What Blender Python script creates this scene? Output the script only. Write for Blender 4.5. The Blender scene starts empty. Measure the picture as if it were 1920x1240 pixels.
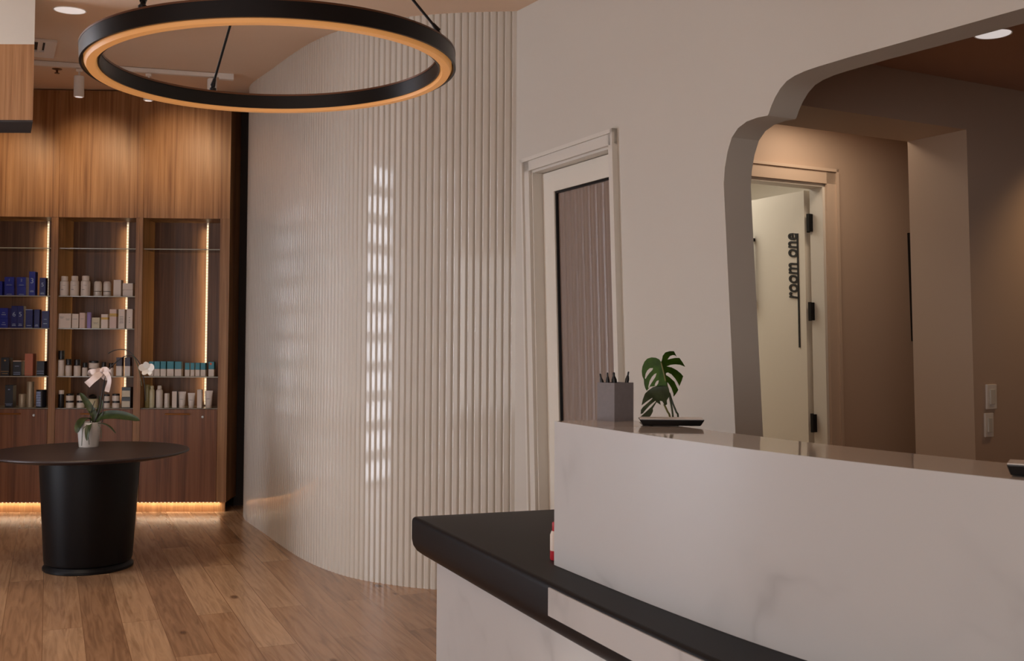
import bpy, bmesh, math, random
from mathutils import Vector, Matrix
from mathutils.geometry import tessellate_polygon
random.seed(7)
sc = bpy.context.scene
COL = sc.collection
PI = math.pi

# ------------------------------------------------------------------ camera
F, PX, PY, ROLL, TH, CZ = 1950.0, 960.0, 570.5, .005, math.atan(.0351), 1.45
fw = Vector((0, math.cos(TH), math.sin(TH))); r0 = Vector((1, 0, 0)); u0 = Vector((0, -math.sin(TH), math.cos(TH)))
CR = r0*math.cos(ROLL)+u0*math.sin(ROLL); CU = -r0*math.sin(ROLL)+u0*math.cos(ROLL)
EYE = Vector((0, 0, CZ))
cd = bpy.data.cameras.new('camera'); cam = bpy.data.objects.new('camera', cd); COL.objects.link(cam)
cd.sensor_fit = 'HORIZONTAL'; cd.sensor_width = 36; cd.lens = F/1920*36; cd.shift_y = -49.5/1920
cd.clip_start = .05; cd.clip_end = 100
cd.dof.use_dof = True; cd.dof.focus_distance = 5.0; cd.dof.aperture_fstop = 8
M = Matrix((CR, CU, -fw)).transposed().to_4x4(); M.translation = EYE
cam.matrix_world = M; sc.camera = cam

def ray(x, y):
    d = fw + CR*((x-PX)/F) - CU*((y-PY)/F)
    return d/d.y
def at_z(x, y, z):
    d = ray(x, y); return EYE + d*((z-CZ)/d.z)
def at_y(x, y, Y):
    return EYE + ray(x, y)*Y
def at_plane(x, y, p, n):
    d = ray(x, y); return EYE + d*((Vector(p)-EYE).dot(n)/d.dot(n))

# ------------------------------------------------------------------ materials
def lin(c):
    return tuple((v/255/12.92 if v/255 <= .04045 else ((v/255+.055)/1.055)**2.4) for v in c)
MATS = {}
def mat(name, col, rough=.5, metal=0, spec=.5, emit=None, es=0, trans=0, coat=0, noise=0, nscale=30, bump=0, bscale=200):
    if name in MATS: return MATS[name]
    m = bpy.data.materials.new(name); m.use_nodes = True; MATS[name] = m
    nt = m.node_tree; b = nt.nodes['Principled BSDF']
    b.inputs['Base Color'].default_value = (*lin(col), 1)
    b.inputs['Roughness'].default_value = rough; b.inputs['Metallic'].default_value = metal
    b.inputs['Specular IOR Level'].default_value = spec
    b.inputs['Transmission Weight'].default_value = trans; b.inputs['Coat Weight'].default_value = coat
    if emit:
        b.inputs['Emission Color'].default_value = (*lin(emit), 1); b.inputs['Emission Strength'].default_value = es
    tc = nt.nodes.new('ShaderNodeTexCoord')
    nz = nt.nodes.new('ShaderNodeTexNoise'); nz.inputs['Scale'].default_value = nscale; nz.inputs['Detail'].default_value = 3
    nt.links.new(tc.outputs['Object'], nz.inputs['Vector'])
    mx = nt.nodes.new('ShaderNodeMix'); mx.data_type = 'RGBA'
    l = lin(col); k = noise
    mx.inputs['A'].default_value = (*[v*(1-k) for v in l], 1); mx.inputs['B'].default_value = (*[min(1, v*(1+k)) for v in l], 1)
    nt.links.new(nz.outputs['Fac'], mx.inputs['Factor']); nt.links.new(mx.outputs['Result'], b.inputs['Base Color'])
    if bump:
        bn = nt.nodes.new('ShaderNodeTexNoise'); bn.inputs['Scale'].default_value = bscale; bn.inputs['Detail'].default_value = 2
        nt.links.new(tc.outputs['Object'], bn.inputs['Vector'])
        bp = nt.nodes.new('ShaderNodeBump'); bp.inputs['Strength'].default_value = bump; bp.inputs['Distance'].default_value = .002
        nt.links.new(bn.outputs['Fac'], bp.inputs['Height']); nt.links.new(bp.outputs['Normal'], b.inputs['Normal'])
    return m

def ramp(nt, stops):
    r = nt.nodes.new('ShaderNodeValToRGB')
    e = r.color_ramp.elements
    while len(e) < len(stops): e.new(.5)
    for el, (p, c) in zip(e, stops):
        el.position = p; el.color = (*lin(c), 1)
    return r

def wood_mat(name, c1, c2, c3, rough=.42, sx=26):
    m = bpy.data.materials.new(name); m.use_nodes = True; nt = m.node_tree; b = nt.nodes['Principled BSDF']
    tc = nt.nodes.new('ShaderNodeTexCoord'); mp = nt.nodes.new('ShaderNodeMapping')
    mp.inputs['Scale'].default_value = (sx, sx*.6, .7)
    nt.links.new(tc.outputs['Object'], mp.inputs['Vector'])
    n1 = nt.nodes.new('ShaderNodeTexNoise'); n1.inputs['Scale'].default_value = 1; n1.inputs['Detail'].default_value = 5; n1.inputs['Roughness'].default_value = .6; n1.inputs['Distortion'].default_value = .6
    nt.links.new(mp.outputs['Vector'], n1.inputs['Vector'])
    r = ramp(nt, [(.3, c1), (.5, c2), (.72, c3)])
    nt.links.new(n1.outputs['Fac'], r.inputs['Fac'])
    mp2 = nt.nodes.new('ShaderNodeMapping'); mp2.inputs['Scale'].default_value = (sx*9, sx*7, 2.2)
    nt.links.new(tc.outputs['Object'], mp2.inputs['Vector'])
    n2 = nt.nodes.new('ShaderNodeTexNoise'); n2.inputs['Scale'].default_value = 1; n2.inputs['Detail'].default_value = 2
    nt.links.new(mp2.outputs['Vector'], n2.inputs['Vector'])
    mx = nt.nodes.new('ShaderNodeMix'); mx.data_type = 'RGBA'; mx.blend_type = 'OVERLAY'; mx.inputs['Factor'].default_value = .35
    nt.links.new(r.outputs['Color'], mx.inputs['A']); nt.links.new(n2.outputs['Fac'], mx.inputs['B'])
    nt.links.new(mx.outputs['Result'], b.inputs['Base Color'])
    b.inputs['Roughness'].default_value = rough; b.inputs['Specular IOR Level'].default_value = .35
    return m

PHI = math.radians(26)          # run of the desk, of the plank floor and of the right hand wall
def floor_mat():
    m = bpy.data.materials.new('oak_planks'); m.use_nodes = True; nt = m.node_tree; b = nt.nodes['Principled BSDF']
    tc = nt.nodes.new('ShaderNodeTexCoord'); mp = nt.nodes.new('ShaderNodeMapping')
    mp.inputs['Rotation'].default_value = (0, 0, -(PI/2+math.radians(24)))
    nt.links.new(tc.outputs['Object'], mp.inputs['Vector'])
    br = nt.nodes.new('ShaderNodeTexBrick'); br.offset = .37; br.squash = 1
    br.inputs['Scale'].default_value = 1; br.inputs['Brick Width'].default_value = 1.9; br.inputs['Row Height'].default_value = .185
    br.inputs['Mortar Size'].default_value = .0018; br.inputs['Mortar Smooth'].default_value = .2
    br.inputs['Color1'].default_value = (0, 0, 0, 1); br.inputs['Color2'].default_value = (1, 1, 1, 1); br.inputs['Mortar'].default_value = (.5, .5, .5, 1)
    nt.links.new(mp.outputs['Vector'], br.inputs['Vector'])
    cr = ramp(nt, [(0, (164, 126, 96)), (.5, (188, 148, 114)), (1, (212, 174, 138))])
    nt.links.new(br.outputs['Color'], cr.inputs['Fac'])
    mp2 = nt.nodes.new('ShaderNodeMapping'); mp2.inputs['Scale'].default_value = (1.6, 22, 1)
    nt.links.new(mp.outputs['Vector'], mp2.inputs['Vector'])
    ad = nt.nodes.new('ShaderNodeVectorMath'); ad.operation = 'ADD'
    nt.links.new(mp2.outputs['Vector'], ad.inputs[0]); nt.links.new(br.outputs['Color'], ad.inputs[1])
    n1 = nt.nodes.new('ShaderNodeTexNoise'); n1.inputs['Scale'].default_value = 1.4; n1.inputs['Detail'].default_value = 6; n1.inputs['Distortion'].default_value = 1.2
    nt.links.new(ad.outputs['Vector'], n1.inputs['Vector'])
    gr = ramp(nt, [(.3, (172, 164, 158)), (.55, (228, 225, 222)), (.8, (255, 255, 255))])
    nt.links.new(n1.outputs['Fac'], gr.inputs['Fac'])
    mx = nt.nodes.new('ShaderNodeMix'); mx.data_type = 'RGBA'; mx.blend_type = 'MULTIPLY'; mx.inputs['Factor'].default_value = .75
    nt.links.new(cr.outputs['Color'], mx.inputs['A']); nt.links.new(gr.outputs['Color'], mx.inputs['B'])
    # knots
    vo = nt.nodes.new('ShaderNodeTexVoronoi'); vo.inputs['Scale'].default_value = 1
    mp3 = nt.nodes.new('ShaderNodeMapping'); mp3.inputs['Scale'].default_value = (1.5, 3.2, 1); nt.links.new(mp.outputs['Vector'], mp3.inputs['Vector'])
    nt.links.new(mp3.outputs['Vector'], vo.inputs['Vector'])
    kr = ramp(nt, [(.0, (95, 70, 55)), (.045, (150, 130, 115)), (.085, (255, 255, 255))]); nt.links.new(vo.outputs['Distance'], kr.inputs['Fac'])
    mk = nt.nodes.new('ShaderNodeMix'); mk.data_type = 'RGBA'; mk.blend_type = 'MULTIPLY'; mk.inputs['Factor'].default_value = .8
    nt.links.new(mx.outputs['Result'], mk.inputs['A']); nt.links.new(kr.outputs['Color'], mk.inputs['B'])
    ms = nt.nodes.new('ShaderNodeMix'); ms.data_type = 'RGBA'
    ms.inputs['B'].default_value = (*lin((128, 94, 68)), 1)
    nt.links.new(br.outputs['Fac'], ms.inputs['Factor']); nt.links.new(mk.outputs['Result'], ms.inputs['A'])
    nt.links.new(ms.outputs['Result'], b.inputs['Base Color'])
    b.inputs['Roughness'].default_value = .24; b.inputs['Specular IOR Level'].default_value = .5
    bu = nt.nodes.new('ShaderNodeBump'); bu.inputs['Strength'].default_value = .12; bu.inputs['Distance'].default_value = .004
    nt.links.new(n1.outputs['Fac'], bu.inputs['Height']); nt.links.new(bu.outputs['Normal'], b.inputs['Normal'])
    return m

def marble_mat(name, base, rough):
    m = bpy.data.materials.new(name); m.use_nodes = True; nt = m.node_tree; b = nt.nodes['Principled BSDF']
    tc = nt.nodes.new('ShaderNodeTexCoord')
    mp = nt.nodes.new('ShaderNodeMapping'); mp.inputs['Rotation'].default_value = (.3, .75, .5); mp.inputs['Scale'].default_value = (1.3, 1.3, 1.3)
    nt.links.new(tc.outputs['Object'], mp.inputs['Vector'])
    nz = nt.nodes.new('ShaderNodeTexNoise'); nz.inputs['Scale'].default_value = .75; nz.inputs['Detail'].default_value = 4; nz.inputs['Roughness'].default_value = .45; nz.inputs['Distortion'].default_value = .4
    nt.links.new(mp.outputs['Vector'], nz.inputs['Vector'])
    s = nt.nodes.new('ShaderNodeMath'); s.operation = 'SUBTRACT'; s.inputs[1].default_value = .47
    a = nt.nodes.new('ShaderNodeMath'); a.operation = 'ABSOLUTE'
    nt.links.new(nz.outputs['Fac'], s.inputs[0]); nt.links.new(s.outputs[0], a.inputs[0])
    dk = tuple(v*.91 for v in base)
    r = ramp(nt, [(0, dk), (.012, tuple(v*.97 for v in base)), (.05, base)])
    nt.links.new(a.outputs[0], r.inputs['Fac'])
    n2 = nt.nodes.new('ShaderNodeTexNoise'); n2.inputs['Scale'].default_value = 2.2; n2.inputs['Detail'].default_value = 2
    nt.links.new(mp.outputs['Vector'], n2.inputs['Vector'])
    mask = ramp(nt, [(.42, (0, 0, 0)), (.6, (255, 255, 255))]); nt.links.new(n2.outputs['Fac'], mask.inputs['Fac'])
    mx = nt.nodes.new('ShaderNodeMix'); mx.data_type = 'RGBA'; mx.inputs['A'].default_value = (*lin(base), 1)
    nt.links.new(mask.outputs['Color'], mx.inputs['Factor']); nt.links.new(r.outputs['Color'], mx.inputs['B'])
    nt.links.new(mx.outputs['Result'], b.inputs['Base Color'])
    b.inputs['Roughness'].default_value = rough
    return m

def glass_mat(name, tint=(225, 235, 230)):
    m = bpy.data.materials.new(name); m.use_nodes = True; nt = m.node_tree
    nt.nodes.remove(nt.nodes['Principled BSDF']); out = nt.nodes['Material Output']
    t = nt.nodes.new('ShaderNodeBsdfTransparent'); t.inputs['Color'].default_value = (*lin(tint), 1)
    g = nt.nodes.new('ShaderNodeBsdfGlossy'); g.inputs['Roughness'].default_value = .03
    fr = nt.nodes.new('ShaderNodeFresnel'); fr.inputs['IOR'].default_value = 1.45
    mx = nt.nodes.new('ShaderNodeMixShader')
    nt.links.new(fr.outputs[0], mx.inputs[0]); nt.links.new(t.outputs[0], mx.inputs[1]); nt.links.new(g.outputs[0], mx.inputs[2])
    nt.links.new(mx.outputs[0], out.inputs['Surface'])
    return m

def leaf_mat(name, c1, c2, scale=18):
    m = bpy.data.materials.new(name); m.use_nodes = True; nt = m.node_tree; b = nt.nodes['Principled BSDF']
    tc = nt.nodes.new('ShaderNodeTexCoord'); n = nt.nodes.new('ShaderNodeTexNoise'); n.inputs['Scale'].default_value = scale
    nt.links.new(tc.outputs['Object'], n.inputs['Vector'])
    r = ramp(nt, [(.35, c1), (.65, c2)]); nt.links.new(n.outputs['Fac'], r.inputs['Fac']); nt.links.new(r.outputs['Color'], b.inputs['Base Color'])
    b.inputs['Roughness'].default_value = .38; b.inputs['Specular IOR Level'].default_value = .4
    return m

WALL = mat('warm_white_paint', (205, 198, 187), .6, bump=.05, bscale=300, noise=.015, nscale=3)
RIB = mat('satin_ribbed_paint', (207, 200, 189), .42, spec=.4, coat=.8, noise=.02, nscale=4)
CEIL = mat('warm_ceiling_paint', (234, 205, 178), .8, noise=.02, nscale=3)
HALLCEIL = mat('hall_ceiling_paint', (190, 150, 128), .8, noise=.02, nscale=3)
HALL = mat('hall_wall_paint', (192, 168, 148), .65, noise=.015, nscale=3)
TRIMM = mat('trim_paint', (216, 210, 200), .4, noise=.01)
DOORW = mat('door_paint', (226, 219, 206), .45, noise=.01)
RIBREFL = mat('bronze_rib_reflection', (132, 110, 96), .3, trans=.15, spec=.6, noise=.02)
BLACKM = mat('black_metal', (24, 22, 24), .35, metal=.6, noise=.05)
BLACKP = mat('black_plastic', (9, 8, 10), .42, noise=.05)
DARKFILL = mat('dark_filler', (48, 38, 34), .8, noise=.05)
WOOD = wood_mat('walnut_upper', (126, 84, 52), (160, 114, 74), (182, 136, 94))
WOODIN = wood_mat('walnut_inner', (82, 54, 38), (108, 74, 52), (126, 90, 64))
WOODDK = wood_mat('walnut_door', (98, 60, 40), (132, 84, 56), (150, 100, 68))
PLINTH = wood_mat('oak_plinth', (150, 104, 66), (178, 126, 82), (196, 146, 98), sx=12)
FLOOR = floor_mat()
MARBLE = marble_mat('white_marble', (198, 196, 194), .36)
MARBTOP = marble_mat('polished_marble_top', (208, 200, 192), .05)
SLABM = mat('charcoal_top', (15, 12, 15), .46, spec=.22, noise=.06, nscale=60)
TABLEM = mat('ebony_table_top', (50, 37, 36), .4, spec=.5, noise=.12, nscale=25)
PEDM = mat('ebony_pedestal', (9, 8, 11), .45, spec=.22, noise=.06, nscale=20)
GLASS = glass_mat('clear_glass')
GEDGE = mat('glass_edge', (170, 165, 150), .2, noise=.02)
BRASS = mat('brass', (190, 130, 70), .3, metal=.9, noise=.03)
STEEL = mat('steel', (170, 168, 165), .3, metal=.9, noise=.03)
LED = mat('led_diode', (255, 240, 215), .5, emit=(255, 230, 190), es=1.5)
LEDB = mat('led_tape', (230, 220, 205), .5, emit=(255, 228, 190), es=.3)
TOELED = mat('plinth_led_diode', (255, 225, 180), .5, emit=(255, 228, 185), es=3.5)
RINGGLOW = mat('ring_diffuser', (225, 165, 105), .45, emit=(255, 175, 95), es=.3)
BRONZE = mat('bronze_glow_lip', (96, 62, 42), .35, metal=.5, noise=.04)
LAMPW = mat('downlight_lens', (235, 228, 226), .5, emit=(255, 246, 242), es=.72)
FIXW = mat('white_fixture', (232, 224, 216), .45, noise=.02)
DARKSLOT = mat('dark_slot', (60, 48, 42), .8, noise=.05)
DAY = mat('daylit_pane', (235, 238, 240), .3, emit=(240, 244, 255), es=15)
CONC = mat('grey_concrete', (128, 122, 124), .75, noise=.12, nscale=60, bump=.1)
POTW = mat('white_ceramic', (224, 216, 208), .3, noise=.01)
SATIN = mat('satin_ribbon', (222, 202, 194), .35, noise=.03)
STEMG = mat('green_stem', (70, 78, 48), .5, noise=.2)
STEMB = mat('brown_stem', (44, 36, 34), .5, noise=.2)
STEMY = mat('pale_stem', (120, 116, 62), .5, noise=.2)
PETAL = mat('white_petal', (226, 220, 210), .5, noise=.03)
LEAFM = leaf_mat('monstera_leaf', (38, 66, 12), (58, 92, 22), 30)
LEAFD = leaf_mat('monstera_leaf_dark', (36, 50, 26), (58, 72, 46), 30)
LEAFO = leaf_mat('orchid_leaf', (38, 48, 24), (58, 70, 34), 20)
SOIL = mat('bark_soil', (58, 44, 34), .9, noise=.3, nscale=60)

# ------------------------------------------------------------------ mesh helpers
def new(): return bmesh.new()
def box(bm, x0, x1, y0, y1, z0, z1, T=None):
    c = [(x, y, z) for x in (x0, x1) for y in (y0, y1) for z in (z0, z1)]
    v = [bm.verts.new(T @ Vector(p) if T else p) for p in c]
    for f in ((0, 1, 3, 2), (4, 6, 7, 5), (0, 4, 5, 1), (2, 3, 7, 6), (0, 2, 6, 4), (1, 5, 7, 3)):
        bm.faces.new([v[i] for i in f])
    return v
def hexa(bm, pts):          # 8 points, bottom loop then top loop
    v = [bm.verts.new(p) for p in pts]
    for f in ((3, 2, 1, 0), (4, 5, 6, 7), (0, 1, 5, 4), (1, 2, 6, 5), (2, 3, 7, 6), (3, 0, 4, 7)):
        bm.faces.new([v[i] for i in f])
def lathe(bm, prof, seg=24, c=(0, 0, 0), sx=1, sy=1, caps=True):
    rings = []
    for r, z in prof:
        rings.append([bm.verts.new((c[0]+r*sx*math.cos(2*PI*i/seg), c[1]+r*sy*math.sin(2*PI*i/seg), c[2]+z)) for i in range(seg)])
    for a, b in zip(rings, rings[1:]):
        for i in range(seg):
            j = (i+1) % seg
            bm.faces.new((a[i], a[j], b[j], b[i]))
    if caps:
        bm.faces.new(rings[0][::-1]); bm.faces.new(rings[-1])
def tube(bm, pts, r, seg=8, r2=None):
    pts = [Vector(p) for p in pts]; n = len(pts); rings = []
    for i, p in enumerate(pts):
        t = (pts[min(i+1, n-1)]-pts[max(i-1, 0)]).normalized()
        a = t.cross(Vector((.31, .2, .93)))
        if a.length < .05: a = t.cross(Vector((1, 0, 0)))
        a.normalize(); b = t.cross(a)
        rr = r if r2 is None else r+(r2-r)*i/(n-1)
        rings.append([bm.verts.new(p+(a*math.cos(2*PI*k/seg)+b*math.sin(2*PI*k/seg))*rr) for k in range(seg)])
    for A, B in zip(rings, rings[1:]):
        for k in range(seg):
            bm.faces.new((A[k], A[(k+1) % seg], B[(k+1) % seg], B[k]))
    bm.faces.new(rings[0][::-1]); bm.faces.new(rings[-1])
def prism(bm, loops, off):   # outer loop + holes (3D points), extruded by off
    off = Vector(off); flat = [Vector(p) for l in loops for p in l]
    a = [bm.verts.new(p) for p in flat]; b = [bm.verts.new(p+off) for p in flat]
    for t in tessellate_polygon([[Vector(p) for p in l] for l in loops]):
        try:
            bm.faces.new([a[i] for i in t]); bm.faces.new([b[i] for i in reversed(t)])
        except ValueError: pass
    k = 0
    for l in loops:
        n = len(l)
        for i in range(n):
            j = (i+1) % n
            bm.faces.new((a[k+i], a[k+j], b[k+j], b[k+i]))
        k += n
def bevel(bm, w, seg=2):
    bmesh.ops.bevel(bm, geom=bm.edges[:], offset=w, segments=seg, affect='EDGES', profile=.5)
def spline(P, n=12, closed=False):
    P = [Vector(p) for p in P]; out = []; N = len(P)
    for i in range(N-1):
        p0 = P[max(i-1, 0)]; p1 = P[i]; p2 = P[i+1]; p3 = P[min(i+2, N-1)]
        for k in range(n):
            t = k/n
            out.append(.5*((2*p1)+(p2-p0)*t+(2*p0-5*p1+4*p2-p3)*t*t+(3*p1-p0-3*p2+p3)*t**3))
    out.append(P[-1]); return out
def obj(name, bm, m, parent=None, smooth=False, loc=None, ang=None):
    bmesh.ops.recalc_face_normals(bm, faces=bm.faces[:])
    me = bpy.data.meshes.new(name); bm.to_mesh(me); bm.free()
    for mm in (m if isinstance(m, (list, tuple)) else [m]): me.materials.append(mm)
    if smooth:
        me.polygons.foreach_set('use_smooth', [True]*len(me.polygons))
        me.set_sharp_from_angle(angle=math.radians(ang or 40))
    o = bpy.data.objects.new(name, me); COL.objects.link(o)
    if parent: o.parent = parent
    if loc is not None: o.location = loc
    return o
def thing(name, label, cat, loc=(0, 0, 0), rotz=0, group=None):
    o = bpy.data.objects.new(name, None); COL.objects.link(o); o.empty_display_size = .1
    o.location = loc; o.rotation_euler = (0, 0, rotz); o['label'] = label; o['category'] = cat
    if group: o['group'] = group
    return o
def tag(o, label, cat, group=None):
    o['label'] = label; o['category'] = cat
    if group: o['group'] = group
    return o
def struct(o, label=None):
    o['kind'] = 'structure'
    if label: o['label'] = label
    return o
def light(kind, name, loc, energy, col=(1, 1, 1), target=None, **kw):
    l = bpy.data.lights.new(name, kind); l.energy = energy; l.color = col
    for k, v in kw.items(): setattr(l, k, v)
    o = bpy.data.objects.new(name, l); COL.objects.link(o); o.location = loc
    if target is not None:
        o.rotation_euler = (Vector(target)-Vector(loc)).to_track_quat('-Z', 'Y').to_euler()
    return o
WARM = (1, .74, .47); WARMER = (1, .64, .33); NEUT = (1, .96, .92)

# ------------------------------------------------------------------ the room
def ceil_z(Y): return 3.0+.063*Y
CN = Vector((0, -.063, 1)).normalized(); CP = Vector((0, 0, 3.0))
def on_ceil(x, y, drop=0): return at_plane(x, y, CP-Vector((0, 0, drop)), CN)

bm = new(); box(bm, -4.9, 7.5, -3.7, 11, -.1, 0)
struct(obj('floor', bm, FLOOR))
bm = new()
hexa(bm, [(-4.9, -3.7, ceil_z(-3.7)), (4.2, -3.7, ceil_z(-3.7)), (4.2, 10, ceil_z(10)), (-4.9, 10, ceil_z(10)),
          (-4.9, -3.7, 3.9), (4.2, -3.7, 3.9), (4.2, 10, 3.9), (-4.9, 10, 3.9)])
struct(obj('ceiling', bm, CEIL))

# curved ribbed wall: plan curve, then ribs
plan = [(-1.86, 9.75), (-2.05, 9.45), (-2.2, 8.9), (-2.16, 8.5), (-1.84, 7.84), (-1.375, 6.94), (-1.02, 6.455), (-.69, 6.215), (-.40, 6.10), (-.12, 6.05), (.10, 6.035)]
cur = [p.to_2d() for p in spline([(x, y, 0) for x, y in plan], 40)]
L = [0]
for a, b in zip(cur, cur[1:]): L.append(L[-1]+(b-a).length)
def along(s):
    s = min(max(s, 0), L[-1]-1e-6)
    lo = max(i for i in range(len(L)) if L[i] <= s); lo = min(lo, len(cur)-2)
    t = (s-L[lo])/(L[lo+1]-L[lo]); p = cur[lo].lerp(cur[lo+1], t); d = (cur[lo+1]-cur[lo]).normalized()
    return p, d
PITCH = .0425
RIB.node_tree.nodes['Principled BSDF'].inputs['Coat Roughness'].default_value = .06
bm = new(); rows = []
nr = int(L[-1]/PITCH)
prof = [(0, 0), (.05, .0032), (.10, .0058), (.15, .0078), (.2, .0091), (.25, .0098), (.75, .0098), (.8, .0091), (.85, .0078), (.90, .0058), (.95, .0032)]
for k in range(nr):
    for fr, h in prof:
        p, d = along((k+fr)*PITCH); n = Vector((d.y, -d.x))
        if n.y > 0 and n.x > 0: n = -n
        q = p+n*h*(1 if n.dot(Vector((0, 1))) < .3 else 1)
        rows.append(q)
va = [bm.verts.new((q.x, q.y, 0)) for q in rows]; vb = [bm.verts.new((q.x, q.y, 3.75)) for q in rows]
for i in range(len(rows)-1): bm.faces.new((va[i], va[i+1], vb[i+1], vb[i]))
bk = []
for k in range(0, nr, 3):
    p, d = along(k*PITCH); n = Vector((d.y, -d.x)); bk.append(p-n*.1)
wc = obj('wall_middle', bm, RIB, smooth=True, ang=15)
struct(wc, 'curved white wall with vertical ribs')

# wall with the door and the rounded opening
PW = Vector((.01, 6.05, 0)); DU = Vector((math.sin(PHI), -math.cos(PHI), 0)); DV = Vector((math.cos(PHI), math.sin(PHI), 0)); UP = Vector((0, 0, 1))
def wp(u, z, w=0): return PW+DU*u+DV*w+UP*z
def wuz(x, y, w=0):
    q = at_plane(x, y, PW+DV*w, DV); return ((q-PW).dot(DU), q.z)
SH, ZR = .053, 2.4
def ws(u, z, w=0): return wp(u+SH*(ZR-z), z, w)          # the door stands a little out of plumb, as the photo shows it
D0, D1, DT = .215, 1.085, 2.415                             # clear door opening at z = ZR
arch_px = [(1357, 345), (1359, 315), (1364, 285), (1372, 258), (1384, 240), (1400, 228), (1420, 220.5), (1439, 217),
           (1441, 214), (1446, 199), (1453, 183), (1463, 166), (1475, 152), (1490, 142), (1510, 133), (1535, 124.5), (1600, 105), (1760, 60), (1920, 15)]
au = [wuz(*p) for p in arch_px]
WL = 8.2
def wall_outline(w):
    o = [wp(-.02, 0, w), wp(-.02, 3.75, w), wp(WL, 3.75, w), wp(WL, 0, w), wp(5.2, 0, w), wp(5.2, 2.1, w), wp(5.12, 2.3, w), wp(4.9, 2.40, w)]
    o += [wp(u, z, w) for u, z in reversed(au)]
    o += [wp(2.118, 0, w), ws(D1, 0, w), ws(D1, DT, w), ws(D0, DT, w), ws(D0, 0, w)]
    return o
bm = new(); prism(bm, [wall_outline(0)], DV*.14)
struct(obj('wall_right', bm, WALL, smooth=True, ang=25), 'white wall with a glazed door and a round-cornered opening')

# door_1: casing, jamb, leaf, pane reeded to stand for the ribbed wall's reflection
dr = struct(bpy.data.objects.new('door_1', None), 'white door with a tall pane shaped with reflected ribs beside the ribbed wall'); COL.objects.link(dr)
def wbox(bm, u0, u1, z0, z1, w0, w1, f=ws):
    hexa(bm, [f(u0, z0, w0), f(u1, z0, w0), f(u1, z0, w1), f(u0, z0, w1), f(u0, z1, w0), f(u1, z1, w0), f(u1, z1, w1), f(u0, z1, w1)])
bm = new()
for (a, b, c, d) in ((D0-.075, D0+.005, 0, DT+.07), (D1-.005, D1+.052, 0, DT+.07), (D0-.075, D1+.052, DT-.005, DT+.07)):
    wbox(bm, a, b, c, d, -.018, 0)
for (a, b, c, d) in ((D0-.075, D0-.055, 0, DT+.07), (D1+.036, D1+.052, 0, DT+.07), (D0-.075, D1+.052, DT+.05, DT+.07)):
    wbox(bm, a, b, c, d, -.03, -.018)
obj('casing', bm, TRIMM, dr)
bm = new()
wbox(bm, D0-.002, D0+.018, 0, DT, 0, .14); wbox(bm, D1-.018, D1+.002, 0, DT, 0, .14); wbox(bm, D0, D1, DT-.018, DT+.002, 0, .14)
obj('jamb', bm, TRIMM, dr)
l0, l1, lt = D0+.02, D1-.02, DT-.022
g0, g1, gt, gb = l0+.135, l1-.05, lt-.115, .28
bm = new(); W0, W1 = .06, .10
wbox(bm, l0, g0, .01, lt, W0, W1); wbox(bm, g1, l1, .01, lt, W0, W1); wbox(bm, g0, g1, gt, lt, W0, W1); wbox(bm, g0, g1, .01, gb, W0, W1)
obj('leaf', bm, DOORW, dr)
bm = new()
for (a, b, c, d) in ((g0, g0+.012, gb, gt), (g1-.012, g1, gb, gt), (g0, g1, gt-.012, gt)): wbox(bm, a, b, c, d, W0+.008, W1)
obj('glazing_bead', bm, BLACKM, dr)
bm = new(); N = 9; front = []
for i in range(N*6+1):
    t = i/(N*6); front.append((g0+(g1-g0)*t, W0+.024-.006*abs(math.sin(PI*t*N))))
fa = [bm.verts.new(ws(u, gb, w)) for u, w in front]; fb = [bm.verts.new(ws(u, gt, w)) for u, w in front]
for i in range(len(fa)-1): bm.faces.new((fa[i], fa[i+1], fb[i+1], fb[i]))
ba = [bm.verts.new(ws(u, gb, W0+.03)) for u in (g0, g1)]; bb = [bm.verts.new(ws(u, gt, W0+.03)) for u in (g0, g1)]
bm.faces.new((ba[0], bb[0], bb[1], ba[1]))
obj('glass_pane', bm, RIBREFL, dr, smooth=True, ang=60)
bm = new(); wbox(bm, -.1, 1.28, 0, 2.7, .55, .6, wp)
struct(obj('wall_inner', bm, HALL))

# hall behind the opening: near wall with a portal, far wall with the treatment-room door
PA = math.radians(28); PD = Vector((math.cos(PA), math.sin(PA), 0)); PN = Vector((-math.sin(PA), math.cos(PA), 0))
P0 = at_z(1500, 195, 2.55)
def pq(x, y, w=0):
    q = at_plane(x, y, P0+PN*w, PN); return ((q-P0).dot(PD), q.z)
def pp(s, z, w=0): return P0+PD*s+PN*w+UP*z-UP*P0.z
sr, zt = pq(1812, 243); sb, zb = pq(1829, 850)
slp = (sb-sr)/(zb-zt); sf = sr+slp*(0-zt)
HC = pq(1640, 118)[1]; HC2 = pq(1915, 174)[1]; HC = (HC+HC2)/2
print('portal', sr, zt, sb, zb, 'hall ceiling', HC)
def cutw(bm):       # keep only what lies behind the right wall
    g = bm.verts[:]+bm.edges[:]+bm.faces[:]
    bmesh.ops.bisect_plane(bm, geom=g, plane_co=PW+DV*.141, plane_no=DV, clear_inner=True)
    bmesh.ops.holes_fill(bm, edges=[e for e in bm.edges if e.is_boundary])
PDEP = .375
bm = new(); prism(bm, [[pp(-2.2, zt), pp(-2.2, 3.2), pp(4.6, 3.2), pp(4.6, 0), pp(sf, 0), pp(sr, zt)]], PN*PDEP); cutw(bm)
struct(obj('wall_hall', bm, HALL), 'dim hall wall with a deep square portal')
QW = PDEP+.75
qd0 = pq(1285, 600, QW)[0]; qd1, qt = pq(1546, 345, QW); qsb, qzb = pq(1556, 820, QW); qsl = (qsb-qd1)/(qzb-qt)
def qs(s, z, w=QW): return pp(s+qsl*(z-qt), z, w)
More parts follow.
